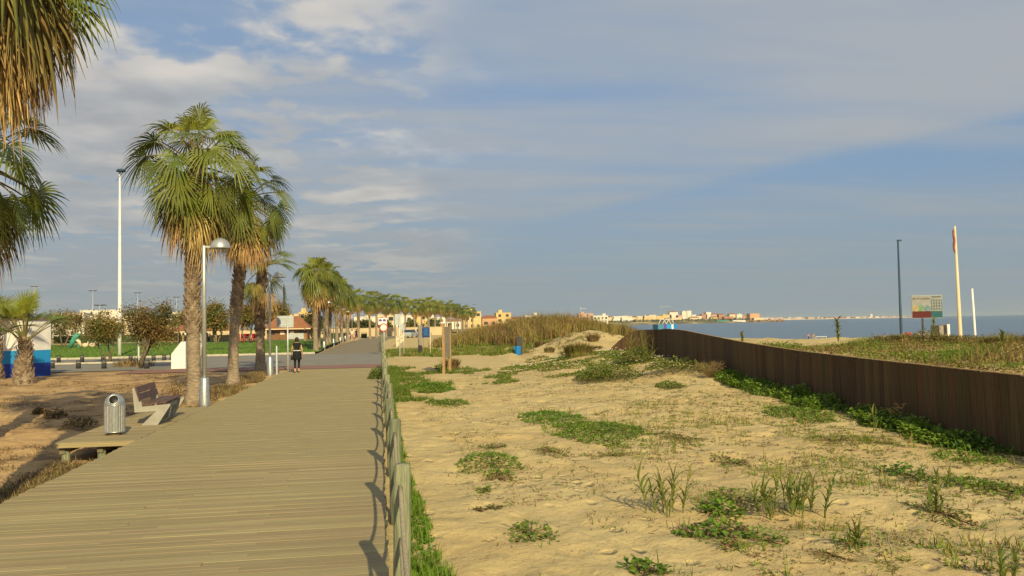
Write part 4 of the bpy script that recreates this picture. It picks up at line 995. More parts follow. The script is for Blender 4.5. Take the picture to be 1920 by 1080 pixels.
pavilion('open timber shelter with a tile roof left of the fullest palm trunk', 317, 368, 641, 622, 610, 118, None, 5, 'shelter', True)
pavilion('open timber shelter roof seen between the two tall palm trunks', 372, 436, 640, 622, 608, 128, None, 5, 'shelter', True)
ch0 = None; rc = random.Random(5)
for i in range(11):
    px = 441 + i * 3.9; Y = 119 + (i % 3) * 2.2; q = PY(px, 640, Y); z0 = lawn_h(q.x, Y)
    if ch0 is None:
        c = ch0 = thing('plastic_chair', 'x', 'chair', group='red plastic chairs on the lawn terrace')
        b = MB(); b.box((0, 0, .45), (.5, .5, .06)); b.build('seat', M['redchair'], c); b = MB(); b.box((0, .24, .75), (.5, .05, .6)); b.build('backrest', M['redchair'], c)
        for sx in (-.22, .22):
            for sy in (-.22, .22): b = MB(); b.box((sx, sy, .21), (.05, .05, .42)); b.build('leg', M['redchair'], c)
    else: c = copy_tree(ch0)
    c.location = (q.x, Y, z0); c.rotation_euler.z = rc.uniform(0, 6); c['label'] = 'red plastic chair on the lawn terrace, %s from the left' % ORD[i]
for px, lb in ((446, 'left white-topped red table among the red chairs'), (468, 'right white-topped red table among the red chairs')):
    q = PY(px, 640, 117); t = thing('table', lb, 'table', (q.x, 117, lawn_h(q.x, 117)))
    b = MB(); b.box((0, 0, .72), (.9, .9, .04)); b.build('tabletop', M['white'], t); b = MB(); b.lathe([(.25, 0), (.05, .05), (.05, .7)], 8); b.build('leg', M['redchair'], t)
# playground animal slide
Yp = 100; q = PY(141, 642, Yp); t = thing('playground_slide', 'green and white playground slide on the park lawn', 'slide', (q.x, Yp, .3)); k_ = Yp / F_PX
b = MB(); b.tube([(-9 * k_, 0, .1), (-4 * k_, 0, .75), (2 * k_, 0, 1.35), (7 * k_, 0, 1.5)], [.16, .28, .34, .2], 10); b.build('green_tube', M['teal'], t, True)
b = MB(); b.tube([(0, 0, 1.0), (6 * k_, 0, .75), (10 * k_, 0, .2)], [.12, .2, .1], 8); b.build('ramp', M['b_cream'], t, True)
b = MB(); b.tube([(5 * k_, .1, 0), (5 * k_, .1, 1.5)], .08, 8); b.build('support', M['teal'], t)
b = MB(); b.lathe([(.02, 1.45), (.2, 1.55), (.18, 1.75), (.02, 1.85)], 10, (7 * k_, 0, 0)); b.build('head', M['b_white'], t, True)
for px, lb in ((160, 'low cream playground rocker right of the slide'), (173, 'small cream playground stool beyond the rocker')):
    q = PY(px, 642, Yp); t = thing('playground_rocker', lb, 'play equipment', (q.x, Yp, .3))
    b = MB(); b.lathe([(.1, 0), (.3, .2), (.34, .4), (.1, .55)], 10); b.build('seat', M['b_cream'], t, True); b = MB(); b.tube([(.2, 0, .4), (.3, 0, .7)], .06, 6); b.build('handle', M['b_white'], t)
# long beige boundary wall and hedge blocks at the bend
b = MB(); a, c = PY(395, 630, 180), PY(840, 630, 180); b.box(((a.x + c.x) / 2, 180, .9), (c.x - a.x, .3, 1.7)); b.box(((a.x + c.x) / 2, 180, 1.79), (c.x - a.x + .1, .4, .08)); 
tag(b.build('boundary_wall', M['beigewall']), 'long low beige boundary wall across the far end of the promenade', 'wall')
def car(label, loc, rz):
    t = thing('parked_car', label, 'car', loc, rz)
    b = MB(); b.prism([(-2.0, .28), (2.0, .28), (2.02, .75), (1.2, .92), (-1.95, .95), (-2.05, .6)], -.85, .85); bd_ = b.build('body', M['signback'], t, fix=True)
    b = MB(); b.prism([(-1.75, .93), (1.15, .90), (.45, 1.42), (-1.45, 1.44)], -.74, .74); b.build('cabin_glass', M['glass'], t, fix=True)
    b = MB(); b.box((-.5, 0, 1.46), (1.7, 1.4, .05)); b.build('roof', M['white'], t)
    for sx in (-1.25, 1.3):
        for sy in (-.8, .8):
            b = MB(); b.tube([(sx, sy - .1, .3), (sx, sy + .1, .3)], .31, 14); w = b.build('wheel', M['dark'], t); b = MB(); b.tube([(sx, sy - .105, .3), (sx, sy + .105, .3)], .17, 10); b.build('rim', M['steel'], w)
    for sy in (-.6, .6): b = MB(); b.box((2.0, sy, .62), (.08, .3, .14)); b.build('headlight', M['white'], t)
car('white car parked beyond the promenade fence behind the round sign', (5.2, 150, 0), R(70)); car('second white car parked right of the round sign, in front of the beige wall', (8.3, 165, 0), R(65))
# white rail fence on the right of the far promenade
rf = thing('rail_fence', 'white post and rail fence right of the far promenade', 'fence', (1.6, 84, 0))
for i in range(12): b = MB(); b.box((i * .14, i * 3.2, .5), (.11, .11, 1.15)); b.build('post', M['b_cream'], rf)
for z in (.55, 1.0): b = MB(); b.tube([(0, 0, z), (11 * .14, 11 * 3.2, z)], .05, 6); b.build('rail', M['b_cream'], rf)

# ---------------------------------------------------------------- vegetation helpers
def FX(p): return min(p.x, interp(WALL, p.y) - .25) if 4 < p.y < 38 else p.x
def G(px, py):
    z = 0.0
    for _ in range(8): p = P(px, py, z); z = lerp(z, H(FX(p), p.y, False), .7)
    return Vector((FX(p), p.y, H(FX(p), p.y)))
def leaf(b, p, d, up, L, w, mi):
    """one folded leaf from p along d"""
    s = d.cross(up)
    if s.length < 1e-4: s = Vector((1, 0, 0))
    s.normalize(); n_ = s.cross(d); base = len(b.v); m = p + d * L * .5
    b.v += [tuple(p), tuple(m - s * w / 2 + n_ * w * .15), tuple(p + d * L - Vector((0, 0, L * .12))), tuple(m + s * w / 2 + n_ * w * .15)]
    b.f += [(base, base + 1, base + 2), (base, base + 2, base + 3)]; b.m += [mi, mi]
def blade(b, p, az, L, w, lean, mi, n=3, curl=1.0):
    d = Vector((math.cos(az), math.sin(az), 0)); s = Vector((-math.sin(az), math.cos(az), 0)); pts = []
    for i in range(n + 1):
        u = i / n; pts.append(p + d * (lean * L * u ** 1.6) + Vector((0, 0, L * (u - curl * .45 * lean * u ** 3))))
    base = len(b.v)
    for i, q in enumerate(pts):
        hw = w / 2 * (1 - (i / n) ** 1.5) + .0006; b.v += [tuple(q - s * hw), tuple(q + s * hw)]
    for i in range(n): b.f.append((base + 2 * i, base + 2 * i + 1, base + 2 * i + 3, base + 2 * i + 2)); b.m.append(mi)
def rosette(b, p, r, R_, size, mi, n=7):
    for _ in range(n):
        a = r.uniform(0, 6.283); e = r.uniform(.15, 1.1)
        d = Vector((math.cos(a) * math.cos(e), math.sin(a) * math.cos(e), math.sin(e)))
        leaf(b, p + Vector((r.uniform(-R_, R_), r.uniform(-R_, R_), 0)), d, Vector((0, 0, 1)), size * r.uniform(.6, 1.3), size * r.uniform(.5, .85), mi)
def weed_patch(label, px, py, wpx, hpx, size=.06, hgt=.12, mix=(0, 0, 0, 1), seed=0, dens=480, group='weed patches on the sand', cat='plant', name='weed_patch'):
    c = G(px, py); r = random.Random(seed); k = F_PX / c.y; rx = wpx / 2 / k; ry = max(.10, min(hpx / 2 * c.y ** 2 / (F_PX * (CAM_H - c.z)), rx * 2.2))
    b = MB(); n = int(min(3200, max(90, dens * math.pi * rx * ry)))
    for i in range(n):
        a = r.uniform(0, 6.283); q = math.sqrt(r.random()); x, y = c.x + rx * q * math.cos(a), c.y + ry * q * math.sin(a)
        if fn(x * 2.2 + seed, y * 2.2) < -.30 + (q - .75) * 1.1: continue
        z = H(x, y) + hgt * (1 - q * q) * r.random()
        az = r.uniform(0, 6.283); e = r.uniform(-.1, .9); d = Vector((math.cos(az) * math.cos(e), math.sin(az) * math.cos(e), math.sin(e)))
        leaf(b, Vector((x, y, z)), d, Vector((0, 0, 1)), size * r.uniform(.6, 1.4), size * r.uniform(.55, .95), mix[r.randrange(len(mix))])
    for i in range(16):                              # creeping stems that carry the mat
        a = 6.283 * i / 16 + r.uniform(-.2, .2); pts = []
        for u in (0, .33, .66, 1): x, y = c.x + rx * .85 * u * math.cos(a + .3 * u), c.y + ry * .85 * u * math.sin(a + .3 * u); pts.append(Vector((x, y, H(x, y) + .012)))
        b.tube(pts, [.006, .005, .004, .002], 3, 2, cap=False)
    for i in range(n // 12):
        a = r.uniform(0, 6.283); q = math.sqrt(r.random()) * 1.15; x, y = c.x + rx * q * math.cos(a), c.y + ry * q * math.sin(a)
        blade(b, Vector((x, y, H(x, y))), r.uniform(0, 6.28), hgt * r.uniform(.7, 1.6), .012, r.uniform(.2, .9), mix[r.randrange(len(mix))])
    for i, v in enumerate(b.v): b.v[i] = (v[0] - c.x, v[1] - c.y, v[2] - c.z)
    o = b.build(name, [M['weed'], M['weed_y'], M['weed_b'], M['grass'], M['straw']]); o.location = c
    return tag(o, label, cat, group)
PATCH = [
 ('thick dark green weed mat left of centre on the sand', 920, 873, 130, 34, .055, .12, (0, 0, 3, 3)), ('thin yellowish weed mat just below the dark one left of centre', 935, 893, 70, 14, .04, .05, (1, 1, 2)),
 ('long leafy weed mat, upper of the two in mid sand', 1035, 784, 125, 26, .06, .12, (0, 0, 3)), ('widest leafy weed mat in the middle of the sand', 1120, 812, 190, 46, .06, .13, (0, 0, 3, 3)),
 ('straggling weed mat left of the widest one, partly brown', 1030, 850, 70, 20, .045, .06, (0, 2, 1)), ('small green weed strip below the widest mat', 1140, 853, 110, 12, .04, .05, (0, 1, 2)),
 ('leafy weed patch alone on the foreground sand', 995, 1003, 95, 52, .05, .09, (0, 0, 1, 3)), ('blue-green rosette plant cut near the bottom edge', 1215, 1063, 95, 34, .075, .12, (0, 0, 0)),
 ('dark weed mat behind the mallow in the foreground', 1375, 938, 110, 34, .05, .12, (0, 0)), ('round-leaved mallow clump right of the left reed shoots', 1345, 962, 95, 30, .08, .12, (3, 0, 3)),
 ('wide mallow mat in the foreground below the reed shoots', 1335, 997, 150, 40, .07, .11, (3, 0, 0, 2)), ('compact dark weed cushion at the right end of the mallow mat', 1432, 1011, 80, 36, .055, .12, (0, 0, 0)),
 ('small ragged weed tuft nearest the bottom edge under the mallow', 1372, 1028, 60, 16, .045, .06, (0, 2, 1)), ('low flat weed strip above the left reed shoots', 1270, 823, 95, 18, .045, .05, (0, 1, 2)),
 ('small grey-green weed patch between the two reed shoot groups', 1375, 866, 70, 26, .045, .06, (0, 2)), ('dense dark green weed cushion near the timber wall', 1497, 778, 110, 46, .07, .16, (0, 0)),
 ('dark leafy clump on the sand right of the tall reed group', 1695, 890, 85, 42, .07, .15, (0, 0)), ('bright green weed patch near the right picture edge', 1850, 913, 150, 56, .06, .12, (3, 0, 1)),
 ('long dark weed mat before the wall near the right edge', 1812, 861, 140, 30, .055, .10, (0, 0, 3)), ('sprawling weeds below the dark clump at right', 1770, 965, 110, 60, .045, .08, (1, 3, 2)),
 ('dark weeds hugging the wall foot, farthest clump', 1455, 728, 75, 22, .08, .18, (0, 0)), ('tall dark weeds at the wall foot beside the dune', 1545, 738, 110, 36, .09, .25, (0, 0)), ('dark leafy weeds at the wall foot right of a reed shoot', 1600, 762, 90, 40, .09, .25, (0, 0, 3)),
 ('broad bright leaves at the foot of the wall', 1772, 820, 40, 22, .12, .22, (3, 3, 0)), ('dark weeds in the shade at the wall foot, middle of its length', 1700, 800, 110, 30, .08, .2, (0, 0)), ('dark weeds in deep shade where the wall leaves the picture', 1885, 838, 130, 36, .09, .22, (0, 0)),
 ('weed cushion on the sand slope below the dune', 1257, 724, 52, 26, .07, .18, (0, 0, 3, 2)), ('weed patch on the dune slope before the wall', 1410, 716, 75, 20, .07, .15, (0, 2, 1)),
 ('flat green strip near the fence in the middle distance', 838, 756, 85, 10, .06, .08, (0, 3)), ('broad green weeds near the fence, middle distance', 805, 728, 95, 22, .07, .12, (0, 3, 3)),
 ('thin weeds scattered left of the reed shoots', 925, 838, 60, 10, .04, .05, (0, 1)), ('dark dried weed streak in the foreground sand', 915, 957, 75, 10, .04, .03, (2, 2, 0)), ('tiny green tuft in the foreground sand', 908, 918, 30, 12, .04, .06, (0, 1)),
 ('flat weeds in the lower right foreground', 1560, 1045, 110, 36, .03, .03, (1, 3, 1, 2)), ('small weeds under the reed shoot at lower right', 1600, 1020, 60, 20, .035, .05, (1, 3)), ('pale weeds between the wall mats at right', 1560, 830, 120, 24, .035, .04, (1, 1, 3)), ('pale green weeds before the wall, right of the cushion', 1640, 830, 90, 24, .035, .04, (1, 3)),
]
for i, (lb, px, py, w, h, sz, hg, mx_) in enumerate(PATCH): weed_patch(lb, px, py, w, h, sz, hg, mx_, i * 7 + 1)

def reed_shoot(label, px, py, hpx, n, spread, seed, mk=('reed', 'reed', 'reed_y'), group='reed shoots on the sand'):
    c = G(px, py); r = random.Random(seed); k = F_PX / c.y; Hh = hpx / k; b = MB()
    for i in range(n):
        ax = r.uniform(-spread, spread) / k; ay = r.uniform(-.5, .5) * spread / k
        p = Vector((ax, ay, -.03)); h = Hh * r.uniform(.55, 1.0); lx_, ly_ = r.uniform(-.18, .18) * h + ax * .25, r.uniform(-.1, .1) * h
        st = [p + Vector((lx_ * u * u, ly_ * u * u, h * .7 * u)) for u in (0, .25, .5, .75, 1)]
        b.tube(st, [.007, .0065, .006, .005, .003], 5, 0)
        nl = r.randint(6, 9)
        for j in range(nl):
            u = .2 + .8 * j / nl; q = p + Vector((lx_ * u * u, ly_ * u * u, h * .7 * u)); az = (j % 2) * math.pi + r.uniform(-.8, .8)
            L = h * r.uniform(.32, .6); blade(b, q, az, L * (1 if j < nl - 2 else .9), .034 * r.uniform(.6, 1.15), r.uniform(.7, 1.3) if j < nl - 2 else .35, r.randrange(3), 5, 1.5)
    o = b.build('reed_shoot', [M[m] for m in mk]); o.location = c
    return tag(o, label, 'reed', group)
for i, a in enumerate([('group of tall reed shoots left in the foreground sand', 1245, 962, 130, 8, 42, 1), ('bushy group of reed shoots in the right foreground sand', 1480, 960, 115, 22, 72, 2), ('single curling reed shoot at lower right', 1600, 1032, 95, 3, 10, 3), ('tall reed shoot cut by the lower right corner', 1885, 1085, 150, 3, 18, 4),
    ('pale reed shoot standing against the timber wall', 1637, 812, 80, 2, 8, 5), ('low reed shoots right of the dark leafy clump', 1745, 960, 90, 4, 34, 6), ('small reed shoot left of the bright right-hand weeds', 1765, 915, 70, 3, 22, 7), ('reed shoot rising beside the dark clump', 1722, 905, 60, 3, 16, 9)]): reed_shoot(*a)
for a in (('tall yellow reed clump before the far end of the wall, right stem group', 1213, 678, 88, 6, 8, 11), ('yellow reed clump before the far end of the wall, left stem group', 1188, 672, 70, 5, 8, 12)): reed_shoot(*a, mk=('reed_y', 'reed_y', 'reed'))
def far_reed(label, px, py, hpx, Y, seed):
    q = PY(px, py, Y); b = MB(); r = random.Random(seed); h = hpx * Y / F_PX
    b.tube([(0, 0, -.4), (0, 0, h * .85)], [.016, .008], 5, 0)
    for j in range(34): blade(b, Vector((0, 0, h * (.12 + .75 * j / 34))), r.uniform(0, 6.28), h * r.uniform(.25, .42), .085, r.uniform(.5, 1.3), j % 3, 5, 1.6)
    o = b.build('tall_reed', [M['reed'], M['reed_y'], M['weed_y']]); o.location = (q.x, Y, q.z); tag(o, label, 'reed', 'tall reeds on the seaward dune')
far_reed('lone leafy reed rising against the water', 1572, 645, 58, 36, 1); far_reed('leafy reed stem under the beach sign', 1752, 632, 42, 50, 2); far_reed('thin reed leaning against the sky at the right edge', 1880, 660, 48, 26, 3); far_reed('thin dry reed above the wall near the beach', 1392, 648, 30, 33, 4)
# dry twiggy shrub by the wall
def twig_shrub(label, px, py, hpx, wpx, seed, mk='weed_b', n=26, group='dry shrubs'):
    c = G(px, py); k = F_PX / c.y; r = random.Random(seed); b = MB(); Hh, Ww = hpx / k, wpx / k
    for i in range(n):
        e = Vector((r.uniform(-.5, .5) * Ww, r.uniform(-.4, .4) * Ww, Hh * r.uniform(.5, 1))); m_ = e * .5 + Vector((r.uniform(-.1, .1), 0, .05)) * Ww
        b.tube([(0, 0, -.05), m_, e], [.009, .006, .002], 3, 0, cap=False)
        for j in range(3): f = e.lerp(m_, r.random() * .8); b.tube([f, f + Vector((r.uniform(-.2, .2) * Ww, r.uniform(-.1, .1), r.uniform(-.02, .2) * Hh))], [.004, .0015], 3, 0, cap=False)
    o = b.build('dry_shrub', [M[mk]]); o.location = c; return tag(o, label, 'shrub', group)
twig_shrub('bare dry twigs leaning on the timber wall', 1760, 800, 62, 110, 3); twig_shrub('dry brown twig shrub on the dune crest before the wall', 1330, 708, 34, 60, 4, n=60); twig_shrub('small dry tuft beside the wall on the dune', 1440, 700, 34, 50, 5, n=40)

def shrub(label, px, py, wpx, hpx, mix, seed, n=700, size=.06, name='shrub', group='low shrubs on the dunes', loc=None, grassy=False):
    c = loc or G(px, py); k = F_PX / c.y; r = random.Random(seed); b = MB(); rx, h = wpx / 2 / k, hpx / k
    for i in range(n):
        a = r.uniform(0, 6.28); q = r.random() ** .5; el = r.uniform(0, 1); x, y = rx * q * math.cos(a), rx * .8 * q * math.sin(a)
        z = h * math.sqrt(max(0, 1 - q * q)) * (.25 + .75 * el) * (1 + .25 * fn(x * 5 + seed, y * 5))
        if grassy: blade(b, Vector((x, y, z * .3 - .03)), a + r.uniform(-.6, .6), h * r.uniform(.5, 1.0), size * .5, r.uniform(.1, .8), mix[r.randrange(len(mix))])
        else:
            az = r.uniform(0, 6.28); e = r.uniform(-.4, 1.1); leaf(b, Vector((x, y, z)), Vector((math.cos(az) * math.cos(e), math.sin(az) * math.cos(e), math.sin(e))), Vector((0, 0, 1)), size * r.uniform(.6, 1.6), size * r.uniform(.4, .8), mix[r.randrange(len(mix))])
    for i in range(14):
        a = r.uniform(0, 6.28); b.tube([(0, 0, -.08), (rx * .6 * math.cos(a), rx * .5 * math.sin(a), h * .7)], [.012, .004], 3, 2, cap=False)
    o = b.build(name, [M['weed'], M['weed_y'], M['weed_b'], M['grass'], M['straw'], M['reedbed'], M['reedbed_b'], M['leaf_ol']]); o.location = c
    return tag(o, label, 'shrub', group)
shrub('rounded olive grass hummock at the edge of the sandy track', 1085, 684, 50, 30, (7, 5, 6, 1), 1, 900, .10, grassy=True)
shrub('low bush of mixed weeds on the dune below the grass hummock', 1150, 712, 130, 34, (0, 7, 1, 0), 2, 1600, .08); shrub('grey-green weed bush on the dune right of the hummock', 1115, 690, 80, 24, (0, 7, 3), 3, 1100, .08); shrub('weed bush behind the yellow reed clump', 1195, 686, 80, 30, (0, 7, 1), 4, 1000, .09)
shrub('dark weeds at the far foot of the wall under the reeds', 1265, 690, 120, 26, (0, 7, 0), 14, 1000, .09)
shrub('reddish dry bush at the foot of the tall information board', 846, 692, 30, 26, (2, 2, 4), 5, 500, .07, grassy=True)
for i, (lb, px, py, w, h) in enumerate((('brown tuft on the sand bank right of the blue bin', 1015, 655, 24, 16), ('brown tuft on the sand bank left of the hummock', 1062, 655, 28, 20), ('small brown tuft between the sand bank tufts', 1030, 660, 18, 12), ('brown tuft high on the sand slope before the wall end', 1112, 640, 22, 16), ('brown tuft on the sand slope by the wall end', 1120, 655, 18, 8))):
    shrub(lb, px, py, w, h, (2, 6, 2, 7), 20 + i, 350, .10, grassy=True)
shrub('leafy weeds spilling over the boardwalk edge beside the far fence posts', 0, 0, 40, 26, (0, 3, 0, 1), 31, 900, .08, loc=Vector((-.05, 33.5, -.05)))
for i, (lb, px, Y, w, h) in enumerate((('tall yellow-brown bush hiding the foot of the blue pole', 1690, 33, 70, 24), ('golden bush below the big beach sign', 1735, 33, 90, 27), ('brown bush between the sign and the cabinet', 1770, 33, 60, 20), ('green bush at the foot of the flagpole', 1815, 32, 90, 16), ('olive bush near the right picture edge on the seaward dune', 1885, 28, 110, 26), ('brown bush on the seaward dune left of the lone reed', 1505, 31, 60, 9), ('low rusty bush at the left end of the seaward scrub', 1465, 30, 50, 10), ('golden bush left of the blue pole', 1650, 33, 60, 16))):
    q = PY(px, 650, Y); shrub(lb, 0, 0, w, h, (1, 4, 7, 2) if 'g' in lb.split()[0] else (2, 7, 4, 1), 60 + i, 1000, .09, group='bushes on the seaward dune', loc=Vector((q.x, Y, H(q.x, Y, False))), grassy=i % 2 == 0)
# left-hand brush
for i, (lb, px, py, w, h) in enumerate((('rust brown bush beside the trunk of the fullest palm', 330, 744, 52, 30), ('small brown bush behind the bench', 400, 742, 40, 22), ('brown bush in the shade behind the litter bin', 150, 800, 60, 22), ('dark dry bush left of the litter bin', 105, 782, 40, 18), ('tiny dark bush on the sand behind the bench bay', 75, 776, 24, 12), ('dry bush at the base of the bushy brown tree', 250, 688, 70, 20))):
    shrub(lb, px, py, w, h, (2, 4, 4, 7, 2), 40 + i, 420, .06, group='dry bushes left of the boardwalk', grassy=i == 5)

# ---------------------------------------------------------------- stuff: grass and litter
def scatter(name, label, cat, n, sampler, maker, mats, seed):
    r = random.Random(seed); b = MB()
    for _ in range(n):
        xy = sampler(r)
        if xy: maker(b, Vector((xy[0], xy[1], H(xy[0], xy[1]))), r)
    return tag(b.build(name, [M[m] for m in mats]), label, cat, kind='stuff')
def s_fence(r):
    y = 3.5 + 40 * r.random() ** 1.9; w = .26 * (1 - .6 * sm(7, 14, y)) + .07 * fn(y * 1.3, 5) + .06 + .35 * sm(24, 34, y)
    return (.2 + max(.05, w) * r.random() ** 1.15, y) if fn(y * .8, 2) > -.45 else None
def m_lush(b, p, r):
    if r.random() < .55: rosette(b, p, r, .03, .05, 0 if r.random() < .7 else 1, 5)
    else:
        for _ in range(4): blade(b, p + Vector((r.uniform(-.04, .04), r.uniform(-.04, .04), 0)), r.uniform(0, 6.28), r.uniform(.06, .17), .011, r.uniform(.1, .7), 1 if r.random() < .8 else 2)
scatter('fence_grass', 'lush green grass strip growing along the rope fence', 'grass', 5200, s_fence, m_lush, ['weed', 'grass', 'weed_y'], 1)
def s_mid(r):
    y = 24 + 19 * r.random(); x = .3 + (4.6 if y > 30 else 2.0) * r.random() ** 1.1
    return (x, y) if fn(x * .55 + 3, y * .33, 4) + .35 * fn(x * 2.1, y * 1.3, 8) > (.08 if x > .9 else -.3) else None
def m_tuft(b, p, r):
    rosette(b, p, r, .06, .075, 0 if r.random() < .7 else 2, 4)
    for _ in range(3): blade(b, p + Vector((r.uniform(-.06, .06), r.uniform(-.06, .06), 0)), r.uniform(0, 6.28), r.uniform(.08, .2), .016, r.uniform(.1, .7), 1 if r.random() < .8 else 2)
scatter('track_grass', 'green grass patches before the sandy track', 'grass', 5200, s_mid, m_tuft, ['weed', 'weed', 'weed_y'], 2)
def s_back(r):
    y = 55.5 + 16 * r.random(); x = .5 + 13 * r.random()
    if x > 9.5 and y < 62: return None
    return (x, y) if fn(x * .30, y * .34, 9) + .4 * fn(x * 1.3, y * .8, 3) > 0.0 else None
def m_back(b, p, r):
    for _ in range(5): blade(b, p + Vector((r.uniform(-.2, .2), r.uniform(-.2, .2), 0)), r.uniform(0, 6.28), r.uniform(.12, .34), .05, r.uniform(.1, .7), r.choice((0, 0, 1, 2, 2, 3)), 2)
    rosette(b, p, r, .15, .13, 0, 3)
scatter('meadow_grass', 'rough green meadow beyond the sandy track around the signs', 'grass', 8000, s_back, m_back, ['weed', 'grass', 'weed_y', 'straw'], 3)
def s_dune(r):
    x, y = 4.5 + 7.2 * r.random(), 25 + 17 * r.random()
    e = ((x - 8.6) / 3.4) ** 2 + ((y - 35) / 5.5) ** 2
    return (x, y) if e < 1.2 and fn(x * .6, y * .45, 2) > -.18 + .35 * (e - .5) else None
def m_dune(b, p, r):
    rosette(b, p, r, .10, .085, r.choice((0, 0, 3, 1)), 6)
    if r.random() < .12: q = p + Vector((0, 0, r.uniform(.1, .2))); b.box(q, (.025, .025, .02), 4)
scatter('dune_weeds', 'low grey-green flowering weeds covering the small dune before the wall', 'plants', 6500, s_dune, m_dune, ['weed', 'weed_y', 'weed_b', 'leaf_ol', 'clothwhite'], 4)
def s_sand(r):
    y = 5 + 32 * r.random() ** 1.5; x = .9 + 9.4 * r.random()
    return (x, y) if x < interp(WALL, y) - .2 and fn(x * .9, y * .7, 6) + .35 * sm(2, 8, x) > .02 else None
def m_bits(b, p, r):
    k = r.random()
    gr = sm(3, 8, p.x)
    if k < .45: rosette(b, p - Vector((0, 0, .004)), r, .06, .028 + .018 * gr * r.random(), r.choice((0, 1, 2, 2) if r.random() > gr * .6 else (0, 1, 1)), 4 + int(4 * gr))
    elif k < .75:
        for _ in range(2): blade(b, p, r.uniform(0, 6.28), r.uniform(.04, .12), .008, r.uniform(.4, 1.1), r.choice((0, 1, 2, 3)))
    else:
        a = r.uniform(0, 6.28); L = r.uniform(.03, .12); b.tube([p + Vector((0, 0, .006)), p + Vector((math.cos(a) * L, math.sin(a) * L, .012))], [.005, .003], 3, 2, cap=False)
def s_right(r):
    y = 6.5 + 14 * r.random() ** 1.3; x = 3.2 + 7 * r.random()
    return (x, y) if x < interp(WALL, y) - .3 and fn(x * .55 + 7, y * .5, 40) + .5 * fn(x * 1.9, y * 1.7, 41) > .16 - .12 * sm(4, 8, x) else None
def m_right(b, p, r):
    k = r.random()
    if k < .6: rosette(b, p, r, .07, .04, r.choice((0, 0, 1, 2)), 6)
    else:
        for _ in range(4): blade(b, p + Vector((r.uniform(-.05, .05), r.uniform(-.05, .05), 0)), r.uniform(0, 6.28), r.uniform(.06, .22), .010, r.uniform(.2, 1.0), r.choice((0, 1, 1, 3)))
scatter('seedling_cover', 'thin cover of green seedlings and grass over the right-hand sand', 'plants', 5200, s_right, m_right, ['weed', 'weed_y', 'weed_b', 'straw'], 25)
scatter('sand_litter', 'scattered seedlings, twigs and dead leaves over the open sand', 'plant litter', 14000, s_sand, m_bits, ['weed', 'weed_y', 'debris', 'straw'], 5)
def s_lb(r):
    k = r.random()
    if k < .68: y = 8 + 8.5 * r.random(); return (-4.5 - 1.25 * r.random() ** 1.4, y)
    y = 23.5 + 17 * r.random(); x = -4.6 - 1.3 * r.random() ** 1.3
    return (x, y) if fn(x, y * .5, 8) > -.2 else None
def m_straw(b, p, r):
    for _ in range(4): blade(b, p + Vector((r.uniform(-.08, .08), r.uniform(-.08, .08), 0)), r.uniform(0, 6.28), r.uniform(.05, .24), .011, r.uniform(.3, 1.2), r.choice((0, 0, 1, 1, 2)))
    if r.random() < .4: rosette(b, p, r, .08, .05, r.choice((0, 1, 2)), 4)
scatter('dry_grass', 'straw coloured dry grass along the left edge of the boardwalk', 'grass', 8500, s_lb, m_straw, ['straw', 'weed_b', 'weed_y'], 6)
def s_ll(r):
    y = 13 + 30 * r.random() ** 1.2; x = -5.5 - 13 * r.random()
    return (x, y) if fn(x * .6, y * .4, 15) > .12 and not (-5.95 < x < -4.4 and 16.6 < y < 23.6) else None
def m_ll(b, p, r):
    rosette(b, p, r, .14, .05, r.choice((1, 1, 2)), 5)
    for _ in range(2): blade(b, p + Vector((r.uniform(-.1, .1), r.uniform(-.1, .1), 0)), r.uniform(0, 6.28), r.uniform(.04, .14), .010, r.uniform(.5, 1.2), r.choice((0, 1, 1)))
scatter('soil_litter', 'dry weeds and dead leaves strewn on the sandy ground left of the boardwalk', 'plant litter', 7500, s_ll, m_ll, ['straw', 'weed_b', 'debris'], 7)
# reed bed on the far dune
def s_reed(r):
    x, y = 4.5 + 21 * r.random(), 61 + 34 * r.random()
    e = ((x - 14.2) / 9.2) ** 2 + ((y - 78) / 15.5) ** 2
    if e > 1 + .25 * fn(x * .5, y * .4): return None
    if x > 12 and y < 66 + (x - 12) * .5: return None
    if x < 9 and y < 69: return None
    return (x, y)
def m_reed(b, p, r):
    e = ((p.x - 14.8) / 9.0) ** 2; hh = (2.0 - .9 * e) * r.uniform(.6, 1.1) * (1 + .3 * fn(p.x * .4, p.y * .3))
    if p.y < 70 and r.random() < .35: rosette(b, p, r, .2, .2, r.choice((2, 3)), 5); hh *= .6
    if p.y < 74 and r.random() < .3: rosette(b, p + Vector((0, 0, .1)), r, .3, .24, r.choice((2, 3, 3)), 5)
    mi = 0 if fn(p.x * .35, p.y * .3, 3) + r.uniform(-.35, .35) > -.05 else 1
    for _ in range(3): blade(b, p + Vector((r.uniform(-.25, .25), r.uniform(-.25, .25), -.05)), r.uniform(0, 6.28), hh * r.uniform(.7, 1.05), .05, r.uniform(.02, .35), mi, 3)
    blade(b, p + Vector((0, 0, hh * .4)), r.uniform(0, 6.28), hh * .45, .06, r.uniform(.5, 1), r.choice((mi, 2, mi)), 3)
def s_foot(r):
    y = 9 + 19 * r.random() ** .8; wx = interp(WALL, y); x = wx - .08 - (.35 + .55 * max(0, fn(y * .7, 3) + .45)) * r.random() ** 1.3
    return (x, y) if fn(y * .55, 9) > -.22 + .5 * sm(16, 10, y) else None
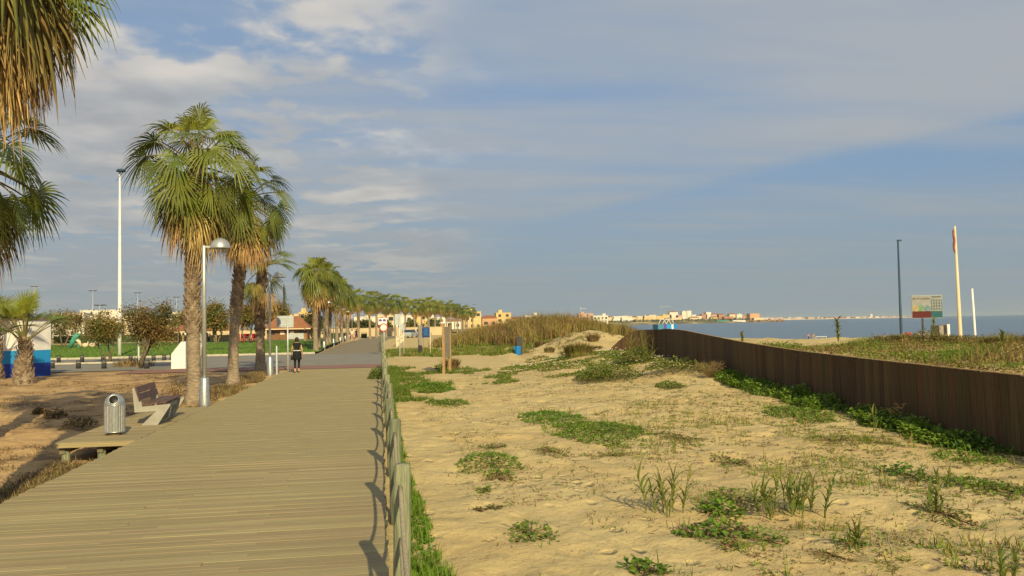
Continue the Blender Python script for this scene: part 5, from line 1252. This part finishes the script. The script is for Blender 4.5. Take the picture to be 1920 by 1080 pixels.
def m_foot(b, p, r):
    g = (interp(WALL, p.y) - p.x); hh = max(.05, .27 - .18 * g) * (1 + .7 * fn(p.y * .9, p.x, 5))
    for _ in range(6):
        az = r.uniform(0, 6.28); e = r.uniform(-.2, 1.0); leaf(b, p + Vector((r.uniform(-.12, .06), r.uniform(-.12, .12), hh * r.random())), Vector((math.cos(az) * math.cos(e), math.sin(az) * math.cos(e), math.sin(e))), Vector((0, 0, 1)), r.uniform(.06, .11), r.uniform(.05, .09), r.choice((0, 0, 1)))
    if r.random() < .25: blade(b, p, r.uniform(0, 6.28), hh * r.uniform(1, 1.8), .02, r.uniform(.2, .8), r.choice((1, 2)), 3)
def s_mound(r):
    x, y = 9.5 + 11 * r.random(), 54 + 13 * r.random()
    return (x, y) if fn(x * .9, y * .6, 31) > .02 else None
def m_mound(b, p, r):
    k = r.choice(((0, 3), (1, 1), (1, 2), (2, 0)))
    for _ in range(5): blade(b, p + Vector((r.uniform(-.15, .15), r.uniform(-.15, .15), -.02)), r.uniform(0, 6.28), r.uniform(.08, .3), .03, r.uniform(.2, .9), r.choice(k), 2)
    rosette(b, p, r, .12, .10, k[0], 3)
scatter('mound_weeds', 'sparse green and brown tufts on the sand bank below the reeds', 'plants', 1500, s_mound, m_mound, ['weed', 'weed_b', 'straw', 'weed_y'], 19)
scatter('wall_foot_weeds', 'dark green weeds crowding the shaded foot of the timber wall', 'plants', 2800, s_foot, m_foot, ['weed', 'grass', 'weed_y'], 18)
scatter('reed_bed', 'dense bed of brown and olive reeds over the far dune', 'reeds', 12500, s_reed, m_reed, ['reedbed', 'reedbed_b', 'weed_y', 'weed'], 8)
# scrub on the fill behind the wall
def s_scrub(r):
    y = 8 + 36 * r.random(); x = interp(WALL, min(y, 38)) + .15 + 34 * r.random() ** 1.3
    if x / y < .455 + .05 * fn(y * .5, 1) or y > 42 + 3 * fn(x * .3, 2): return None
    return (x, y)
def m_scrub(b, p, r):
    t_ = fn(p.x * .45, p.y * .45, 21); hh = .11 + .62 * max(0, fn(p.x * .38, p.y * .5, 30) + .08) ** 1.25
    hh *= (.35 + .65 * sm(0, 3, p.x - interp(WALL, min(p.y, 38))))
    hh *= .75 + .8 * sm(34, 40, p.y) * sm(.56, .62, p.x / p.y)
    k = (0, 1, 4) if t_ > .12 else ((1, 3, 2) if t_ > -.15 else (2, 3, 5))
    for _ in range(3): blade(b, p + Vector((r.uniform(-.15, .15), r.uniform(-.15, .15), -.02)), r.uniform(0, 6.28), hh * r.uniform(.7, 1.7), .022, r.uniform(.1, .8), r.choice(k), 2)
    for _ in range(5):
        az = r.uniform(0, 6.28); e = r.uniform(-.3, 1.0); leaf(b, p + Vector((r.uniform(-.2, .2), r.uniform(-.2, .2), hh * r.random())), Vector((math.cos(az) * math.cos(e), math.sin(az) * math.cos(e), math.sin(e))), Vector((0, 0, 1)), r.uniform(.05, .12), r.uniform(.03, .07), r.choice(k))
scatter('dune_scrub', 'olive and brown scrub covering the raised dune behind the timber wall', 'scrub', 21000, s_scrub, m_scrub, ['weed', 'weed_y', 'weed_b', 'leaf_ol', 'grass', 'straw'], 9)
# lawn blades
def s_lawn(r): y = 68.5 + 40 * r.random() ** 1.5; return (-5.2 - (y * .55) * r.random(), y)
r_ = random.Random(10); b = MB()
for _ in range(16000):
    x, y = s_lawn(r_); blade(b, Vector((x, y, lawn_h(x, y) - .02)), r_.uniform(0, 6.28), r_.uniform(.1, .22), .07, r_.uniform(.1, .8), r_.choice((0, 0, 1)), 2)
tag(b.build('lawn_grass', [M['grass'], M['weed']]), 'short green grass of the park lawn beyond the road', 'grass', kind='stuff')

# ---------------------------------------------------------------- trees and hedges
def tree(label, px, pyb, cpx, cpy, wpx, hpx, Y, mats, seed, n=2600, leafs=.16, stems=3, bark='bark', group='park trees left of the promenade', zb=0.0, sparse=.0):
    q = PY(px, pyb, Y); C = PY(cpx, cpy, Y); k = F_PX / Y; rx, rz = wpx / 2 / k, hpx / 2 / k; r = random.Random(seed)
    t = thing('tree', label, 'tree', (q.x, Y, zb), 0, group); c = C - Vector((q.x, Y, zb))
    b = MB(); cl = []
    for i in range(34):
        while True:
            v = Vector((r.uniform(-1, 1), r.uniform(-1, 1), r.uniform(-1, 1)))
            if v.length < 1: break
        cl.append((c + Vector((v.x * rx * .8, v.y * rx * .8, v.z * rz * .8)), r.uniform(.25, .5)))
    for s_ in range(stems):
        a = r.uniform(0, 6.28); tips = r.sample(cl, 4); m_ = Vector((0, 0, 0)).lerp(c, .45) + Vector((math.cos(a), math.sin(a), 0)) * rx * .35; r0 = .13 * rz / 1.5 / math.sqrt(stems)
        b.tube([(.1 * math.cos(a), .1 * math.sin(a), -.2), m_ * .5 + Vector((0, 0, .05)), m_], [r0 * 1.3, r0, r0 * .75], 7, 0)
        for e, _ in tips: b.tube([m_, m_.lerp(e, .5) + Vector((r.uniform(-.1, .1), 0, .1)) * rx, e], [r0 * .6, r0 * .4, r0 * .12], 5, 0, cap=False)
    b.build('trunk', M[bark], t, True)
    b = MB(); n = int(n * 2.2) if n > 300 else n
    for i in range(n):
        cc_, cr = cl[r.randrange(len(cl))]; v = Vector((r.gauss(0, 1), r.gauss(0, 1), r.gauss(0, 1))) * .5
        p = cc_ + Vector((v.x * rx * cr, v.y * rx * cr, v.z * rz * cr)); az = r.uniform(0, 6.28); e = r.uniform(-.9, .9)
        leaf(b, p, Vector((math.cos(az) * math.cos(e), math.sin(az) * math.cos(e), math.sin(e))), Vector((r.uniform(-.5, .5), r.uniform(-.5, .5), 1)), leafs * r.uniform(.7, 1.5), leafs * r.uniform(.4, .8), 0 if fn(p.x * .9 + seed, p.y * .9, p.z * .9) + r.uniform(-.25, .25) > 0 else 1)
    b.build('crown', [M[m] for m in mats], t); return t
tree('bushy brown and green tree with slanting stems beside the pale mast', 262, 686, 282, 603, 104, 92, 49, ('leaf_ol', 'leaf_br'), 1, 4200, .12, 4)
tree('low rusty brown tree left of the pale mast', 205, 680, 192, 614, 84, 56, 60, ('leaf_br', 'leaf_ol'), 2, 2600, .14, 3)
tree('thin pale leafless young tree behind the fullest palm', 374, 672, 372, 610, 34, 60, 66, ('leaf_br', 'straw'), 3, 120, .12, 2, 'bark_pale')
tree('olive brown tree between the lamp and the dark palm trunk', 405, 636, 405, 594, 60, 56, 105, ('leaf_ol', 'leaf_br'), 4, 2200, .25)
tree('dark brown tree right of the dark palm trunk', 462, 636, 462, 594, 56, 52, 112, ('leaf_br', 'leaf_ol'), 5, 2200, .25)
tree('olive tree behind the short dark palm', 522, 632, 520, 590, 50, 70, 150, ('leaf_ol', 'leaf_br'), 6, 2000, .32)
tree('dark green tree behind the pavilion by the promenade', 588, 632, 588, 606, 46, 44, 160, ('leaf_dk', 'leaf_ol'), 7, 1800, .35)
tree('thin brown tree behind the young palms', 118, 640, 112, 606, 60, 56, 110, ('leaf_br', 'leaf_ol'), 8, 900, .22)
tree('small brown tree behind the playground slide', 150, 640, 140, 600, 50, 40, 130, ('leaf_br', 'straw'), 9, 900, .25)
tree('brown tree behind the open shelter', 345, 632, 344, 602, 60, 44, 140, ('leaf_br', 'leaf_ol'), 10, 1000, .3)
for i, (px, w, h, Y) in enumerate(((655, 30, 20, 195), (685, 34, 22, 200), (718, 30, 24, 205), (770, 30, 26, 240), (812, 40, 26, 260))):
    tree('dark tree beyond the beige wall, %s from the left' % ORD[i], px, 618, px, 609, w, h, Y, ('leaf_dk', 'leaf_ol'), 20 + i, 700, .5, 2, group='trees beyond the beige wall')
def hedge(label, px0, px1, pyb, pyt, Y, mk, seed, dep=1.5):
    a, c = PY(px0, pyb, Y), PY(px1, pyb, Y); zt = PY(px0, pyt, Y).z; zb = max(0, a.z - .3); r = random.Random(seed); b = MB(); L = c.x - a.x
    b.box((L / 2, dep / 2, (zt - zb) / 2 - .08), (L - .2, dep - .2, zt - zb - .16))
    for i in range(int(L * 45)):
        p = Vector((r.uniform(0, L), r.uniform(-.05, dep), r.uniform(0, zt - zb)))
        if r.random() < .6: p.y = r.uniform(-.12, .1)
        else: p.z = zt - zb + r.uniform(-.15, .12)
        az = r.uniform(0, 6.28); leaf(b, p, Vector((math.cos(az), math.sin(az), r.uniform(-.5, .8))).normalized(), Vector((0, 0, 1)), .22, .13, 0)
    o = b.build('hedge', [M[mk]]); o.location = (a.x, Y, zb); return tag(o, label, 'hedge', 'clipped hedges in the park')
hedge('clipped dark hedge along the left side of the far promenade', 618, 658, 634, 623, 150, 'leaf_dk', 1); hedge('dark hedge block at the end of the promenade', 676, 689, 632, 624, 160, 'leaf_dk', 2)
hedge('long green hedge behind the playground', 98, 330, 640, 628, 112, 'leaf_dk', 3); hedge('green hedge between the shelter and the red chairs', 345, 440, 640, 630, 135, 'leaf_dk', 4)

# ---------------------------------------------------------------- buildings
def building(label, px0, px1, pyt, Y, mk, seed, roof=False, windows=True, group=None, zb=0.0, dep=None, tower=True):
    a, c = PY(px0, pyt, Y), PY(px1, pyt, Y); W_ = c.x - a.x; h = (a.z + c.z) / 2 - zb; r = random.Random(seed); dep = dep or max(8, W_ * .6)
    t = thing('house', label, 'building', ((a.x + c.x) / 2, Y, zb), 0, group)
    hr = min(2.2, h * .22) if roof else 0
    b = MB(); b.box((0, dep / 2, (h - hr) / 2 - .5), (W_, dep, h - hr + 1)); wl_ = b.build('wall', M[mk], t)
    if roof:
        b = MB(); e = W_ / 2 + .4; z = h - hr + .003; rr_ = e * .5; b.v += [(-e, -.4, z), (e, -.4, z), (e, dep + .4, z), (-e, dep + .4, z), (-rr_, dep / 2, h), (rr_, dep / 2, h)]
        b.f += [(0, 1, 5, 4), (1, 2, 5), (2, 3, 4, 5), (3, 0, 4), (3, 2, 1, 0)]; b.m += [0] * 5; b.build('roof', M['roof'], t)
    else:
        b = MB(); b.box((0, dep / 2, h + .15), (W_ + .3, dep + .3, .3)); rf_ = b.build('roof', M[mk], t)
        if tower: b = MB(); x = r.uniform(-.3, .3) * W_; b.box((x, dep * .4, h + 1.1), (max(2.2, W_ * .2), 3, 1.9)); b.build('stair_tower', M[mk], rf_)
    if windows:
        nf = max(1, int((h - hr) / 3)); nw = max(2, min(7, int(W_ / 3.2))); b = MB(); b.box((0, 0, 0), (1, .12, 1)); wm = b.mesh('window', M['glass'])
        for f in range(nf):
            for w in range(nw):
                if r.random() < .2: continue
                obj('window', wm, wl_, (-W_ / 2 + W_ * (w + .5) / nw, -.03, (h - hr) * (f + .5) / nf), None, (W_ / nw * r.uniform(.3, .6), 1, min(1.6, (h - hr) / nf * .5)))
    return t
BL = [(98, 158, 584, 420, 'b_white', 0, 'long white house left of the pale mast'), (150, 224, 578, 450, 'b_white', 0, 'tallest white block behind the pale mast'), (222, 262, 590, 440, 'b_cream', 0, 'cream house behind the bushy brown tree'), (262, 322, 596, 420, 'b_cream', 0, 'low cream house right of the bushy brown tree'), (318, 356, 582, 430, 'b_white', 0, 'white block beside the fullest palm trunk'), (356, 392, 588, 450, 'b_cream', 0, 'cream house behind the nearest street lamp'),
      (392, 460, 600, 440, 'b_pink', 1, 'tile-roofed pink house behind the olive tree'), (505, 560, 590, 400, 'b_cream', 0, 'cream house above the pavilion roof'), (560, 586, 586, 420, 'b_yellow', 0, 'yellow house right of the pavilion roof'), (630, 668, 597, 360, 'b_terra', 1, 'terracotta house behind the first row palms'), (664, 712, 595, 350, 'b_white', 0, 'white house behind the sign with the red ring'), (706, 742, 590, 380, 'b_cream', 0, 'cream house right of the sign with the red ring'), (742, 775, 592, 400, 'b_white', 0, 'white house behind the narrow sign back'), (772, 800, 588, 420, 'b_yellow', 0, 'yellow house behind the blue notice'), (800, 835, 596, 440, 'b_white', 0, 'white house behind the information board'), (834, 866, 598, 460, 'b_white', 1, 'white tile-roofed house at the end of the palm row'),
      (868, 902, 585, 480, 'b_yellow', 0, 'bright yellow house at the right end of the palm row'), (904, 932, 591, 500, 'b_orange', 1, 'orange tile-roofed house right of the bright yellow house'), (930, 958, 587, 520, 'b_yellow', 0, 'yellow house left of the reed dune'), (956, 984, 594, 540, 'b_cream', 1, 'cream house half hidden by the reed dune'), (984, 1012, 592, 560, 'b_white', 0, 'white house peeping over the reeds, left of centre'), (1085, 1112, 588, 900, 'b_pink', 0, 'pink block peeping over the reeds, right of centre'), (1112, 1140, 592, 800, 'b_white', 0, 'white house at the right end of the reeds')]
for i, (x0, x1, yt, Y, mk, rf_, lb) in enumerate(BL): building(lb, x0, x1, yt + (4 if x0 < 400 else 0), Y, mk, i, bool(rf_), group='houses inland of the promenade', tower=x0 > 500)
rt = random.Random(77); px = 1136; k = 0; cols = ['b_white', 'b_cream', 'b_orange', 'b_white', 'b_terra', 'b_cream', 'b_pink', 'b_white', 'b_yellow']
cn = {'b_white': 'white', 'b_cream': 'cream', 'b_orange': 'orange', 'b_terra': 'terracotta', 'b_pink': 'pink', 'b_yellow': 'yellow'}
while px < 1400:
    w = rt.uniform(9, 17); mk = cols[rt.randrange(len(cols))]; hor = 613 - .0192 * (px - 712); tall = rt.uniform(10, 20) * (1 - .35 * sm(1300, 1400, px)); roof = rt.random() < .45
    building('%s %s in the back row of the far bay town, %s from the left' % (cn[mk], 'tile-roofed house' if roof else 'flat-roofed block', ORD[k]), px, px + w, hor - tall, 1780, mk, 300 + k, roof, False, 'houses of the far bay town, back row', 2, 14, rt.random() < .5); px += w * rt.uniform(.75, 1.05); k += 1
px = 1150; k = 0
while px < 1395:
    w = rt.uniform(8, 20); mk = cols[rt.randrange(len(cols))]; hor = 613 - .0192 * (px - 712); tall = rt.uniform(3, 9); roof = rt.random() < .6
    building('%s %s in the front row of the far bay town, %s from the left' % (cn[mk], 'tile-roofed house' if roof else 'flat-roofed house', ORD[k]), px, px + w, hor - tall, 1660, mk, 400 + k, roof, False, 'houses of the far bay town, front row', 1.0, 12, False); px += w * rt.uniform(1.0, 1.5); k += 1
building('brown watchtower on the point at the end of the far bay town', 1406, 1424, 588, 1600, 'b_orange', 5, False, False, None, .5, 16, False)
building('low white house at the foot of the far watchtower', 1414, 1434, 596, 1590, 'b_cream', 6, False, False, None, .5, 10, False)
for i, (x0, x1, lb) in enumerate(((1344, 1366, 'turquoise beach pavilion below the far bay town, left of two'), (1374, 1398, 'pale turquoise beach pavilion below the far bay town, right of two'))):
    a, c = PY(x0, 604, 1560), PY(x1, 604, 1560); t = thing('beach_pavilion', lb, 'building', ((a.x + c.x) / 2, 1560, -1.5)); b = MB(); b.box((0, 3, 1.5), (c.x - a.x, 6, 4)); b.build('wall', M['teal'] if i == 0 else M['b_white'], t); b = MB(); b.box((0, 3, 3.7), (c.x - a.x + 1, 7, .4)); b.build('roof', M['bluep'], t)
r = random.Random(8); b = MB()
for i in range(260):
    q = PY(r.uniform(1395, 1470), 600, 1575 + r.uniform(-12, 12)); s_ = r.uniform(1, 2.6); b.box((q.x, q.y, -2.6 + r.uniform(0, 3.0)), (s_ * 1.6, s_ * 1.4, s_), rz=r.uniform(0, 3))
tag(b.build('breakwater', M['rock']), 'rocky breakwater running out from the far point', 'breakwater', kind='stuff')
b = MB()
for i in range(5200):
    Y = r.uniform(1590, 1770); q = PY(r.uniform(1140, 1425), 600, Y); z = 1 + r.random() * 7 * (.5 + .5 * fn(q.x * .02, Y * .02)); az = r.uniform(0, 6.28); leaf(b, Vector((q.x + r.uniform(-3, 3), Y, z)), Vector((math.cos(az), math.sin(az), r.uniform(-.5, .9))).normalized(), Vector((0, 0, 1)), 3.4, 2.6, 0 if r.random() < .7 else 1)
tag(b.build('town_trees', [M['leaf_dk'], M['leaf_ol']]), 'dark trees between the houses of the far bay town', 'trees', kind='stuff')
b = MB(); cm = [M['b_pink'], M['b_white'], M['b_terra'], M['leaf_dk'], M['b_cream']]
for i in range(420):
    u = r.random(); q = PY(lerp(1425, 1708, u), 600, 5200 + r.uniform(-150, 150)); h = r.uniform(4, 17) * (1 - .45 * u); b.box((q.x, q.y, h / 2 - 2), (r.uniform(8, 34), 20, h), r.choice((0, 0, 1, 2, 3, 4)))
a, c = PY(1415, 600, 5200), PY(1712, 600, 5200); b.box(((a.x + c.x) / 2, 5250, -1.5), (c.x - a.x, 500, 3.2), 4)
q = PY(1617, 600, 5200); b.box((q.x, 5100, 11), (14, 14, 26), 1)
tag(b.build('distant_coast', cm), 'low built-up coast on the far horizon across the bay', 'coast', kind='stuff')
def crane(label, px, pyt, Y, jib):
    q = PY(px, 600, Y); top = PY(px, pyt, Y).z; t = thing('tower_crane', label, 'crane', (q.x, Y, 0)); b = MB(); b.box((0, 0, top / 2), (.5, .5, top)); b.build('mast', M['signback'], t); b = MB(); b.box((jib * .3, 0, top - 4), (abs(jib) * .7, .6, .6)); b.build('jib', M['signback'], t)
crane('thin tower crane above the far bay town', 1240, 572, 1900, 34); crane('tower crane rising behind the reeds', 1089, 574, 1300, 14)

# ---------------------------------------------------------------- the thin sea air over the bay
def haze_box():
    m = bpy.data.materials.new('sea_haze'); m.use_nodes = True; t = m.node_tree; t.nodes.clear()
    o = N(t, 'ShaderNodeOutputMaterial'); v = N(t, 'ShaderNodeVolumePrincipled'); v.inputs['Color'].default_value = (0.60, 0.70, 0.80, 1); v.inputs['Density'].default_value = 0.00009; v.inputs['Anisotropy'].default_value = 0.0
    t.links.new(v.outputs[0], o.inputs['Volume'])
    b = MB(); b.box((12500, 11750, 28), (37000, 27000, 76)); tag(b.build('haze', m), 'thin pale sea haze over the bay', 'haze', kind='stuff')
haze_box()
